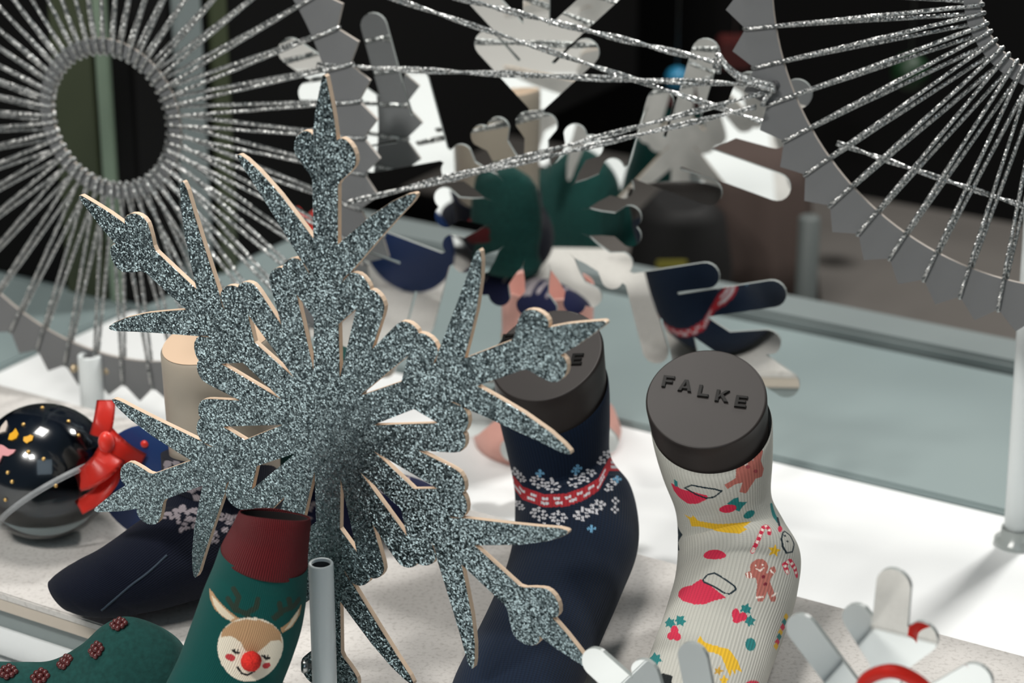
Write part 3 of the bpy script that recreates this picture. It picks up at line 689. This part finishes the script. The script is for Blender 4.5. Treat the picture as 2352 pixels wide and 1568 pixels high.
# --- beige form wearing the navy flecked sock, toe to the left
yb = 1.53
def ybeige():
    root = empty('sock_form'); c0 = at_y(505, 1060, yb); root.location = (c0[0], c0[1], 0); bpy.context.view_layer.update()
    tag(root, 'tall beige foot form wearing the dark navy sock, toe pointing left', 'foot form')
    r = (640 - 368) / 2 * yb / F / math.cos(PITCH) * 1.0
    n = -.30 * RT + .22 * UP * 0 + np.array([-.25, -.25, .9]); n /= np.linalg.norm(n)
    c = at_y(504, 775, yb); nu = 72; a = np.linspace(0, 2 * PI, nu, endpoint=False)
    base = np.stack([np.cos(a) * r, np.sin(a) * r, np.zeros(nu)], 1)
    top = base.copy(); top[:, 2] = -(base[:, 0] * n[0] + base[:, 1] * n[1]) / n[2] * .35
    zc = c[2]; zl = at_y(504, 1075, yb)[2]
    V = np.stack([c + top * .97 + np.array([0, 0, .0008]), c + top - np.array([0, 0, .001])] + [np.array([c[0], c[1], zc + (zl - zc) * t]) + base * (1 - .06 * t) + top * np.array([0, 0, 1 - t]) for t in (.1, .4, .7, 1)])
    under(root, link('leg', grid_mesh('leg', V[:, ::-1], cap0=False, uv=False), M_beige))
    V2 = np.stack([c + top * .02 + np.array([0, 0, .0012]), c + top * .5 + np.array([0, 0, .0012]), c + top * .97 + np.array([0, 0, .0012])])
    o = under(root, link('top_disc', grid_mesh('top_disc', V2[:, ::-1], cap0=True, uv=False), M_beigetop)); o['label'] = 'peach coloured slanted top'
    rings = [(370, 1040, 641, 1045, yb, .0405), (372, 1075, 642, 1090, yb - .003, .0405), (372, 1120, 652, 1200, yb - .008, .040), (345, 1180, 640, 1295, yb - .025, .038), (285, 1222, 560, 1345, yb - .045, .036), (225, 1262, 440, 1380, yb - .060, .034),
             (170, 1294, 330, 1402, yb - .067, .031), (128, 1322, 240, 1408, yb - .070, .025), (110, 1338, 170, 1398, yb - .071, .015)]
    V = sweep_rings(rings, 220, 240); V[..., 2] = np.maximum(V[..., 2], .0006)
    pr = Print(V, sr(14, 19, 34)); q = random.Random(3); W = sr(150, 142, 148)
    for cx, cy in ((395, 1075), (430, 1180), (440, 1205), (400, 1185), (470, 1150), (455, 1110), (500, 1230), (530, 1190), (420, 1120), (520, 1090), (580, 1130), (560, 1200)):
        for _ in range(9): pr.ell(cx + q.uniform(-26, 26), cy + q.uniform(-14, 14), q.uniform(4, 10), q.uniform(3, 7), W)
    me = grid_mesh('sock', V, cap1=True, cap0=True); pr.apply(me); so = under(root, link('sock', me, M_dknit))
    bm = bmesh.new(); S = []
    for x, y in ((232, 1402), (262, 1378), (300, 1346), (340, 1312), (385, 1274)):
        k = int(np.argmin(np.hypot(pr.px[:, 0] - x, pr.px[:, 1] - y) + (~pr.front) * 1e5)); S.append(pr.P[k])
    tube_bm(bm, catmull(S, 24), .0009, 6)
    sm = link('toe_seam', bm_mesh('toe_seam', bm), M_blueseam); sm.parent = so; return root
M_blueseam = mat('seam_thread', (.02, .035, .055), .8)
ybeige()

# --- reindeer sock with a red cuff
yr = 1.30
def reindeer():
    root = empty('reindeer_sock'); c0 = at_y(540, 1640, yr); root.location = (c0[0], c0[1], ZB); bpy.context.view_layer.update()
    tag(root, 'green sock with a red cuff and a reindeer face with a red pompom nose', 'sock')
    t = .024
    body = [(507, 1252, 707, 1300, yr, .026), (490, 1300, 705, 1345, yr, .026), (468, 1352, 702, 1390, yr - .002, .027), (440, 1430, 691, 1450, yr - .004, .028), (410, 1510, 668, 1520, yr - .008, .028), (372, 1590, 642, 1590, yr - .014, .028), (340, 1680, 620, 1690, yr - .02, .03), (322, 1770, 602, 1780, yr - .022, .032), (312, 1850, 592, 1860, yr - .022, .031), (312, 1922, 585, 1930, yr - .022, .026)]
    V = sweep_rings(body, 300, 420, 2.2); pr = Print(V, sr(11, 74, 70))
    TAN, CREAM, EAR, BR, BK, CH = sr(188, 150, 112), sr(236, 226, 206), sr(226, 212, 186), sr(44, 58, 48), sr(30, 30, 32), sr(198, 66, 70)
    # antlers, ears, head, face
    for L_ in ([(580, 1440), (566, 1408), (540, 1400), (522, 1376)], [(566, 1408), (588, 1396), (592, 1376)], [(540, 1400), (548, 1370), (536, 1352)], [(634, 1420), (650, 1402), (676, 1392), (690, 1378)], [(646, 1408), (642, 1386)], [(668, 1396), (664, 1376)]): pr.line(L_, 6, BR)
    pr.poly(505, 1388, [(-33, -36), (-20, -28), (0, -6), (22, 18), (40, 36), (30, 44), (8, 30), (-14, 8), (-26, -14)], TAN); pr.poly(508, 1394, [(-26, -26), (-14, -18), (6, 2), (28, 26), (18, 32), (-4, 14), (-18, -6)], EAR)
    pr.poly(668, 1424, [(30, -36), (24, -12), (4, 14), (-18, 30), (-22, 20), (-4, 4), (12, -16)], TAN); pr.poly(667, 1426, [(24, -28), (18, -8), (0, 14), (-14, 22), (0, 2), (12, -16)], EAR)
    pr.ell(575, 1492, 75, 73, CREAM); pr.ell(578, 1488, 74, 70, CREAM)
    pr.poly(578, 1460, [(-72, 8), (-66, -10), (-44, -30), (-14, -38), (20, -36), (48, -24), (66, -4), (70, 26), (66, 16), (44, 14), (28, 28), (10, 40), (-14, 34), (-26, 14), (-46, 2), (-62, 4)], TAN)
    for cx, cy in ((542, 1497), (611, 1510)): pr.line([(cx - 8, cy - 4), (cx, cy + 2), (cx + 8, cy + 1)], 2.4, BK); pr.line([(cx - 3, cy - 6), (cx - 1, cy + 4)], 1.6, BK); pr.line([(cx + 4, cy - 5), (cx + 3, cy + 4)], 1.6, BK)
    pr.ell(529, 1509, 12, 8, CH, .4); pr.ell(612, 1528, 10, 6.5, CH, -.3); pr.line([(548, 1536), (556, 1546), (568, 1550), (580, 1544)], 2.2, BK); pr.dots([(546, 1532), (584, 1541)], 3, BK)
    me = grid_mesh('sock_body', V, cap1=True); pr.apply(me); under(root, link('sock_body', me, M_knit_g))
    cuff = [(549, 1174, 713, 1190, yr + .001, .0195), (543, 1186, 714, 1206, yr, .0205), (533, 1208, 711, 1234, yr, .0220), (518, 1234, 708, 1270, yr, .0255), (506, 1257, 706, 1305, yr, .0275), (508, 1262, 704, 1309, yr, .0262)]
    V = sweep_rings(cuff, 60, 300, 2.0)
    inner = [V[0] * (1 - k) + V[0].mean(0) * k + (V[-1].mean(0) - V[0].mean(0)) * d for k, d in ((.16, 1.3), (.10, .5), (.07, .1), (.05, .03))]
    cf = under(root, link('cuff', grid_mesh('cuff', np.concatenate([V[:1] * .97 + V[:1].mean(1, keepdims=True) * .03, V])), M_knit_r)); cf['label'] = 'dark red ribbed cuff'
    under(root, link('inside_shade', grid_mesh('inside_shade', np.array(inner), cap0=True, uv=False), M_inside_shade))['label'] = 'inside of the sock, its shade put into the black colour'
    bm = bmesh.new(); d = Print(V if False else sweep_rings(body, 120, 160, 2.2), (0, 0, 0)); dd = np.hypot(d.px[:, 0] - 577, d.px[:, 1] - 1514) + (~d.front) * 1e5; p = d.P[int(np.argmin(dd))] + d.n[int(np.argmin(dd))] * .0025
    bmesh.ops.create_icosphere(bm, subdivisions=4, radius=.0060)
    for v in bm.verts: v.co = Vector(p) + v.co * (1 + .05 * random.uniform(-1, 1))
    o = under(root, link('pompom_nose', bm_mesh('pompom_nose', bm), M_pom)); o['label'] = 'red fluffy pompom'
    return root
reindeer()

# --- green grip sock lying at the lower left
def grip_sock():
    root = empty('grip_sock'); yg = 1.335; c0 = at_y(200, 1560, yg); root.location = (c0[0], c0[1], ZB); bpy.context.view_layer.update()
    tag(root, 'green sock lying in the lower left corner, sole up with dark red grips', 'sock')
    rings = [(436, 1530, 440, 1740, yg, .018), (408, 1478, 425, 1790, yg, .028), (352, 1442, 380, 1812, yg, .033), (284, 1424, 325, 1818, yg, .035), (232, 1444, 270, 1820, yg, .035), (180, 1490, 215, 1820, yg, .034), (112, 1526, 120, 1820, yg, .032), (40, 1530, 40, 1820, yg, .032), (-60, 1531, -70, 1820, yg, .031), (-170, 1560, -170, 1810, yg, .025), (-215, 1620, -215, 1780, yg, .012)]
    V = sweep_rings(rings, 90, 96, 2.0); V[..., 2] = np.maximum(V[..., 2], ZB + .0008)
    so = under(root, link('foot', grid_mesh('foot', V, cap0=True, cap1=True), M_green))
    d = Print(V, (0, 0, 0)); out = []
    # stitched-on flower grips along the sole
    for gx, gy, s in ((276, 1436, 1.0), (222, 1490, 1.0), (152, 1524, 1.05), (96, 1557, 1.1), (14, 1545, 1.1)):
        dd = np.hypot(d.px[:, 0] - gx, d.px[:, 1] - gy) + (~d.front) * 1e5; i = int(np.argmin(dd)); p, n = d.P[i], d.n[i]
        t1 = RT - n * (RT @ n); t1 /= np.linalg.norm(t1); t2 = np.cross(n, t1); bm = bmesh.new()
        for k in range(8):
            a = 2 * PI * k / 8; r_ = .0036 * s if k % 2 else .0042 * s
            sphere_bm(bm, p + t1 * math.cos(a) * r_ + t2 * math.sin(a) * r_ + n * .0008, .0019 * s, 10)
        sphere_bm(bm, p + n * .001, .0022 * s, 10)
        under(root, link('grip_flower', bm_mesh('grip_flower', bm), M_grip))
grip_sock()

# --- flat navy flecked sock behind the snowflake
def sock_pile():
    ys = 1.60; rings = [(600, 1080, 605, 1125, ys, .010), (640, 1070, 650, 1150, ys, .016), (720, 1066, 735, 1190, ys, .020), (800, 1062, 815, 1200, ys, .021), (900, 1060, 890, 1190, ys, .020), (985, 1085, 965, 1165, ys, .016), (1015, 1110, 1005, 1145, ys, .008)]
    V = sweep_rings(rings, 140, 120); V[..., 2] -= V[..., 2].min() - .0008; pr = Print(V, sr(30, 34, 66)); q = random.Random(9)
    for i in range(46): pr.ell(q.uniform(600, 1000), q.uniform(1070, 1190), q.uniform(4, 10), q.uniform(4, 8), sr(175, 165, 170))
    me = grid_mesh('navy_sock', V, cap0=True, cap1=True); pr.apply(me); o = link('navy_sock', me, M_dknit); tag(o, 'folded navy sock with pale flecks seen through the openings of the glitter snowflake', 'sock')
    yz = 1.60; zt = float(V[..., 2].max()); r0 = empty('folded_sock'); c0 = at_y(735, 960, yz); r0.location = (c0[0], c0[1], zt); bpy.context.view_layer.update(); tag(r0, 'folded green sock hidden behind the glitter snowflake, seen in the hanging mirror snowflake', 'sock')
    h0, n_ = zt + .0008, 64; a = np.linspace(0, 2 * PI, n_, endpoint=False)
    def ring(w, t, z, bend): return np.stack([c0[0] + np.cos(a) * w, c0[1] + np.sin(a) * t + bend, z + .003 * np.sin(2 * a) * (z > h0 + .004)], 1)
    V2 = np.array([ring(w, t, h0 + z, b) for w, t, z, b in ((.020, .012, 0, 0), (.031, .021, .002, 0), (.034, .024, .012, 0), (.031, .021, .022, 0), (.033, .022, .03, .001), (.035, .024, .040, .001), (.034, .022, .064, 0), (.030, .019, .084, 0), (.024, .014, .092, 0), (.012, .006, .096, 0))])
    under(r0, link('sock_body', grid_mesh('sock_body', V2, cap0=True, cap1=True), M_green))
    V3 = np.array([ring(w, t, h0 + z, b) + np.array([-.012, 0, 0]) for w, t, z, b in ((.0225, .022, .031, .004), (.0245, .0235, .034, .004), (.0245, .0235, .042, .004), (.0225, .022, .045, .004))])
    o = under(r0, link('cuff', grid_mesh('cuff', V3, cap0=True, cap1=True), M_knit_r)); o['label'] = 'dark red ribbed cuff'
sock_pile()

# ------------------------------------------------------------------ tubes and posts
def tube_stand(px, topy, y, rpx, zbase, label, screws, rin=.72):
    r = rpx * y / F / math.cos(PITCH + (topy - 784) / F) * 1.0; c = at_y(px, topy, y); root = empty('support_tube', Matrix.Translation((c[0], c[1], zbase))); tag(root, label, 'tube')
    h = c[2] - zbase; bm = bmesh.new()
    lathe_bm(bm, [(r * rin, h * .3), (r * rin, h - .0006), (r * (rin + .05), h), (r * .95, h), (r, h - .0008), (r, .0)], 48)
    me = bm_mesh('pipe', bm); link('pipe', me, M_tube, root)
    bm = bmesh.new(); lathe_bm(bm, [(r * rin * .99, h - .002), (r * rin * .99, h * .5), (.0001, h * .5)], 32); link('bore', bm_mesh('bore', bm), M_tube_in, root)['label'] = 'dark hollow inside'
    for sx, sy, sr_, m_ in screws:
        p = at_y(sx, sy, y) - np.array([c[0], c[1], zbase]); bm = bmesh.new(); d = Vector((p[0], p[1], 0)).normalized(); q = d.to_track_quat('Z', 'Y').to_matrix().to_4x4()
        M = Matrix.Translation(Vector((d.x * r * .9, d.y * r * .9, p[2]))) @ q
        lathe_bm(bm, [(.0001, 0), (sr_ * .45, 0), (sr_ * .45, .003), (sr_, .003), (sr_, .0065), (sr_ * .8, .0072), (.0001, .0072)], 16, M); link('clamp_screw', bm_mesh('clamp_screw', bm), m_, root)
    return root
tube_stand(737, 1292, 1.322, 29, ZB, 'white tube holding the foot of the glitter snowflake', [(700, 1530, .0042, M_steel)], .76)
tube_stand(206, 815, 1.872, 28, ZB, 'white tube under the left string wheel, behind the dark ball', [(182, 845, .0035, M_brass), (238, 850, .0042, M_brass)], .6)
def post():
    y = 1.70; c = at_y(2312, 1505, y); r = 33 * y / F
    root = empty('corner_post', Matrix.Translation((c[0], c[1], ZB))); tag(root, 'white post at the right edge in a clear socket', 'post')
    bm = bmesh.new(); top = at_y(2352, 900, y); lean = (top - c) / (top[2] - c[2])
    pts = [np.array([0, 0, .006]) + lean * t for t in np.linspace(0, .45, 8)]; tube_bm(bm, pts, r, 32); link('pole', bm_mesh('pole', bm), M_tube, root)
    bm = bmesh.new(); lathe_bm(bm, [(r * 1.7, 0), (r * 1.7, .004), (r * 1.25, .006), (r * 1.2, .014), (r * 1.05, .014), (r * 1.02, .004)], 32); link('socket', bm_mesh('socket', bm), M_acredge, root)
post()

# ------------------------------------------------------------------ dark ball with red bow
def ball():
    y = 1.604; c = at_y(102, 1083, y); R_ = 165 * y / F / math.cos(PITCH); R_ = c[2] if c[2] < R_ * 1.15 and c[2] > R_ * .85 else R_
    root = empty('christmas_ball', Matrix.Translation(c)); tag(root, 'clear and navy ball with gold specks and a red bow, at the left edge', 'ball')
    bm = bmesh.new(); sphere_bm(bm, (0, 0, 0), R_, 48); sh = link('shell', bm_mesh('shell', bm), M_clear, root); sh['label'] = 'clear plastic shell'
    ax = Vector((.50, -.42, -.72)).normalized(); Q = ax.to_track_quat('Z', 'Y').to_matrix().to_4x4()
    bm = bmesh.new(); prof = [(R_ * .975 * math.sin(t), -R_ * .975 * math.cos(t)) for t in np.linspace(.01, PI * .62, 30)]; lathe_bm(bm, prof, 48, Q); li = link('night_sky_half', bm_mesh('night_sky_half', bm), M_navyball, root); li['label'] = 'dark navy back half'
    bm = bmesh.new(); t_ = PI * .62; r_, z_ = R_ * math.sin(t_), -R_ * math.cos(t_)
    lathe_bm(bm, [(r_ * .985, z_ - .002), (r_ * 1.03, z_ - .002), (r_ * 1.03, z_ + .0022), (r_ * .985, z_ + .0022), (r_ * .985, z_ - .002)], 64, Q); link('seam_band', bm_mesh('seam_band', bm), M_clearband, root)['label'] = 'pale seam where the halves meet'
    def on(px, py, k=.99):                       # photographed point on the ball's surface
        d = unp(px, py, 1) - CAMO; o_ = CAMO - c; b_ = d @ o_; q_ = b_ * b_ - (o_ @ o_ - (R_ * k) ** 2)
        return CAMO + d * (-b_ - math.sqrt(max(q_, 0))) - c
    for px, py in ((97, 937), (54, 975), (157, 968), (180, 1000), (100, 1054), (65, 1038), (18, 1085), (28, 1106), (128, 1115), (13, 1147)):
        bm = bmesh.new(); sphere_bm(bm, on(px, py, .985), .0016, 8); link('gold_speck', bm_mesh('gold_speck', bm), M_gold, root)
    def shape(pts, px, py, m_, nm, th=.0016):
        P = [(x * y / F, -yy * y / F) for x, yy in pts]; me = plate_mesh(nm, P, [], 0, th, (0, 0, 0)); n = on(px, py); n = n / np.linalg.norm(n)
        t1 = RT - n * (RT @ n); t1 /= np.linalg.norm(t1); t2 = np.cross(n, t1); M = Matrix.Identity(4); p = on(px, py, .975)
        for i in range(3): M[i][0], M[i][1], M[i][2], M[i][3] = t1[i], t2[i], n[i], p[i]
        o_ = link(nm, me, m_, root); o_.matrix_basis = M
    shape([(-14, 12), (-12, -4), (-4, -8), (2, -18), (8, -8), (12, 0), (8, 12), (-4, 16)], 34, 1000, M_yellow, 'yellow_shape')
    shape([(-12, -6), (-2, -8), (4, -12), (12, -8), (10, 4), (2, 8), (-2, 12), (-8, 8), (-12, 4)], 66, 1010, M_yellow, 'gold_star')
    shape([(-30, 20), (-20, -12), (-10, -8), (6, 4), (26, 8), (20, 16), (6, 22), (-10, 18), (-20, 36), (-32, 40)], 18, 1030, M_pink, 'pink_shape')
    shape([(-14, 14), (-10, -8), (2, -24), (8, -6), (6, 16)], 12, 984, M_cream, 'cream_shape')
    bm = bmesh.new(); lathe_bm(bm, [(R_ * .93 * math.sin(t), -R_ * .93 * math.cos(t)) for t in np.linspace(.02, .95, 12)] + [(R_ * .4, -R_ * .50), (.0001, -R_ * .47)], 36); link('snow_bed', bm_mesh('snow_bed', bm), M_snow, root)
    # bow: two loops, knot, two tails
    k = on(232, 1052, 1.03)
    bow = empty('ribbon_bow'); bow.parent = root; bow.location = k
    def strip(path, wd, nm, m_=M_red):
        P = catmull([np.array(unp(px, py, np.linalg.norm(c + k - CAMO) + dz)) - c - k for px, py, dz in path], 22); bm = bmesh.new(); rows = []
        T = np.gradient(P, axis=0)
        for i, p in enumerate(P):
            t = Vector(T[i]).normalized(); v = Vector(-FW); s_ = t.cross(v).normalized(); w_ = wd[0] + (wd[1] - wd[0]) * i / 21
            rows.append([bm.verts.new(Vector(p) + s_ * w_ * u + v * .0016 * math.cos(u * 1.8 + i * .12)) for u in np.linspace(-1, 1, 7)])
        for a_, b_ in zip(rows, rows[1:]):
            for j in range(6): bm.faces.new([a_[j], a_[j + 1], b_[j + 1], b_[j]])
        bmesh.ops.solidify(bm, geom=bm.faces[:], thickness=.0006); o_ = link(nm, bm_mesh(nm, bm), m_); o_.parent = bow
    px = y / F
    strip([(228, 1004, -.006), (236, 975, -.007), (241, 945, -.004), (244, 918, .001)], (26 * px, 23 * px), 'ribbon_tail')
    strip([(240, 1008, -.008), (262, 1026, -.012), (292, 1046, -.012), (326, 1062, -.004)], (34 * px, 25 * px), 'ribbon_loop')
    strip([(262, 1066, -.009), (252, 1102, -.013), (224, 1138, -.013), (180, 1166, -.008)], (24 * px, 20 * px), 'ribbon_tail')
    strip([(258, 1040, -.012), (236, 1068, -.020), (206, 1092, -.019), (176, 1106, -.010)], (38 * px, 27 * px), 'ribbon_loop')
    bm = bmesh.new(); g = Vector(unp(244, 1016, np.linalg.norm(c + k - CAMO) - .014) - c - k); sphere_bm(bm, g, .0065, 16, (.9, .7, 1.3)); o_ = link('knot', bm_mesh('knot', bm), M_red); o_.parent = bow
    return root
ball()
def blue_disc():
    y = 1.59; c = at_y(362, 1112, y); R_ = c[2]; root = empty('gift_tag', plane_matrix((c[0], c[1], .0002), 12)); tag(root, 'round royal blue tag standing between the red bow and the navy sock', 'tag')
    bm = bmesh.new(); lathe_bm(bm, [(.0001, -.0015), (R_ - .0006, -.0015), (R_, -.0009), (R_, .0009), (R_ - .0006, .0015), (.0001, .0015)], 48, Matrix.Translation((0, R_, 0))); link('card', bm_mesh('card', bm), M_blue, root)
    bm = bmesh.new(); lathe_bm(bm, [(.0001, .0030), (.0026, .0026), (.003, .0016)], 16, Matrix.Translation((-.0075, R_ * 1.68, 0))); link('stud', bm_mesh('stud', bm), M_red, root)
blue_disc()

# red loop added in place of a ribbon's reflection in the lower right mirror snowflake
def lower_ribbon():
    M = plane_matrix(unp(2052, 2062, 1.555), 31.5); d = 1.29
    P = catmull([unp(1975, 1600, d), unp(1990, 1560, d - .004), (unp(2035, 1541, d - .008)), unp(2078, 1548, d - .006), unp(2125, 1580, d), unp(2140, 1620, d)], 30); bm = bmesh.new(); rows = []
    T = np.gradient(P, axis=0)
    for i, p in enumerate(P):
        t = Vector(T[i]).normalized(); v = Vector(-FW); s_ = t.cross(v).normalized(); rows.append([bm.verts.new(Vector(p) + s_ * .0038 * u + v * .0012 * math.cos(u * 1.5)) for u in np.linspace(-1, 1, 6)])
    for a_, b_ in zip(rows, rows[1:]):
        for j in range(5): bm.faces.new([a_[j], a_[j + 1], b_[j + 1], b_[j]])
    bmesh.ops.solidify(bm, geom=bm.faces[:], thickness=.0005); o_ = link('reflected_ribbon', bm_mesh('reflected_ribbon', bm), M_red); tag(o_, 'red satin ribbon loop on the lower right mirror snowflake', 'ribbon')
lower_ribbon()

# ------------------------------------------------------------------ things far behind, out of focus
def far_things():
    y = 1.90; c = at_y(1258, 650, y); r = 106 * y / F / math.cos(PITCH); root = empty('pink_tumbler', Matrix.Translation((c[0], c[1], ZB))); tag(root, 'pale pink round-footed cup standing behind the mirror snowflake and the navy sock', 'cup')
    h = c[2] - ZB; bm = bmesh.new(); lathe_bm(bm, [(.0001, .0), (r * 1.58, 0), (r * 1.64, .010), (r * 1.5, .026), (r * 1.06, .034), (r * .96, .045), (r, h - .002), (r * .985, h), (r * .95, h - .002), (r * .88, .006), (.0001, .006)], 56); link('cup_body', bm_mesh('cup_body', bm), mat('pale_pink_ceramic', (.62, .33, .28), .5), root)
    bm = bmesh.new(); lathe_bm(bm, [(r * .975, h * .62), (r * .992, h * .62), (r * .998, h * .68), (r * .98, h * .68)], 56); o = link('band', bm_mesh('band', bm), M_gold, root)
    # black bag with yellow marks
    y = 2.6; root = empty('black_bag'); p = at_y(1560, 640, y); root.location = (p[0], p[1], ZF); bpy.context.view_layer.update(); tag(root, 'black bag with dull yellow marks standing behind the mirror snowflake', 'bag')
    bm = bmesh.new(); h = at_y(1560, 455, y)[2] - ZF
    V = np.array([[[math.cos(a) * rx, math.sin(a) * .05, z] for a in np.linspace(0, 2 * PI, 32, endpoint=False)] for rx, z in ((.055, 0), (.062, h * .2), (.06, h * .6), (.05, h * .9), (.03, h))])
    o = link('bag_body', grid_mesh('bag_body', V, cap0=True, cap1=True, uv=False), M_bag); o.parent = root
    bm = bmesh.new(); box_bm(bm, (-.03, -.054, at_y(1550, 585, y)[2] - ZF), (.035, 0, 0), (0, .004, 0), (0, 0, .012), .0015); o = link('yellow_mark', bm_mesh('yellow_mark', bm, False), mat('dull_yellow', (.22, .2, .03), .6)); o.parent = root
    # brown draped column
    y = 2.75; p = at_y(1700, 640, y); root = empty('brown_drape'); root.location = (p[0], p[1], ZF); bpy.context.view_layer.update(); tag(root, 'tall brown cloth drape in the blurred background right of centre', 'drape')
    h = at_y(1700, 330, y)[2] - ZF; a = np.linspace(0, 2 * PI, 48, endpoint=False); V = np.array([[[math.cos(t) * .085 * (1 + .06 * math.sin(9 * t)) * k, math.sin(t) * .06 * (1 + .06 * math.sin(9 * t)) * k, z] for t in a] for k, z in ((1.15, 0), (1.0, h * .4), (.9, h * .8), (.7, h))])
    o = link('cloth', grid_mesh('cloth', V, cap0=True, cap1=True, uv=False), M_brown); o.parent = root
    # grey stand post beside it
    y = 2.5; p = at_y(1850, 700, y); h = at_y(1850, 500, y)[2] - ZF; bm = bmesh.new(); lathe_bm(bm, [(.012, 0), (.012, h), (.009, h + .002), (.0001, h + .002)], 24); o = link('grey_stand', bm_mesh('grey_stand', bm), mat('dull_grey_stand', (.10, .115, .112), .6)); o.location = (p[0], p[1], ZF); tag(o, 'short grey stand post behind the right wheel', 'post')
    # blue and red ornaments hanging in the dark
    for px, py, rp, m_, lb in ((1555, 180, 28, mat('blue_ornament', (.02, .20, .36), .4), 'small bright blue ball hanging in the dark behind the cords'), (2090, 165, 45, mat('green_ornament', (.004, .03, .008), .5), 'dark green ball hanging behind the strings of the right wheel')):
        y = 2.9; c = at_y(px, py, y); r = rp * y / F; root = empty('hanging_ball', Matrix.Translation(c)); tag(root, lb, 'ball')
        bm = bmesh.new(); sphere_bm(bm, (0, 0, 0), r, 20); link('globe', bm_mesh('globe', bm), m_, root)
        bm = bmesh.new(); tube_bm(bm, [(0, 0, r * .98), (0, 0, r + 1.2)], .0006, 5); link('thread', bm_mesh('thread', bm), M_steel, root)
    y = 2.85; c = at_y(1690, 130, y); bm = bmesh.new(); s_ = y / F; box_bm(bm, c + np.array([-38 * s_, 0, -34 * s_]), (76 * s_, 0, 0), (0, .05, 0), (0, 0, 66 * s_), .003)
    root = empty('red_box'); root.location = c; bpy.context.view_layer.update(); tag(root, 'dark red gift box hanging in the dark by the knot', 'box'); under(root, link('carton', bm_mesh('carton', bm, False), mat('dark_red_card', (.05, .006, .005), .5)))
    bm = bmesh.new(); tube_bm(bm, [c + np.array([0, .02, 30 * s_]), c + np.array([0, .02, 1.2])], .0006, 5); under(root, link('thread', bm_mesh('thread', bm), M_steel))
    # red scrap seen between the left wheel's cords
    y = 2.25; c = at_y(706, 512, y); root = empty('red_bow', Matrix.Translation(c)); tag(root, 'small red bow peeping out left of the snowflake stem', 'bow')
    for nm, t in (('ribbon_loop', ((-.012, 0, -.010), (.0, 0, .002), (.012, 0, .012))), ('ribbon_tail', ((-.012, .004, .012), (0, .002, .0), (.008, 0, -.014)))):
        bm = bmesh.new(); tube_bm(bm, catmull(t, 10), .004, 8); link(nm, bm_mesh(nm, bm), M_red, root)
far_things()
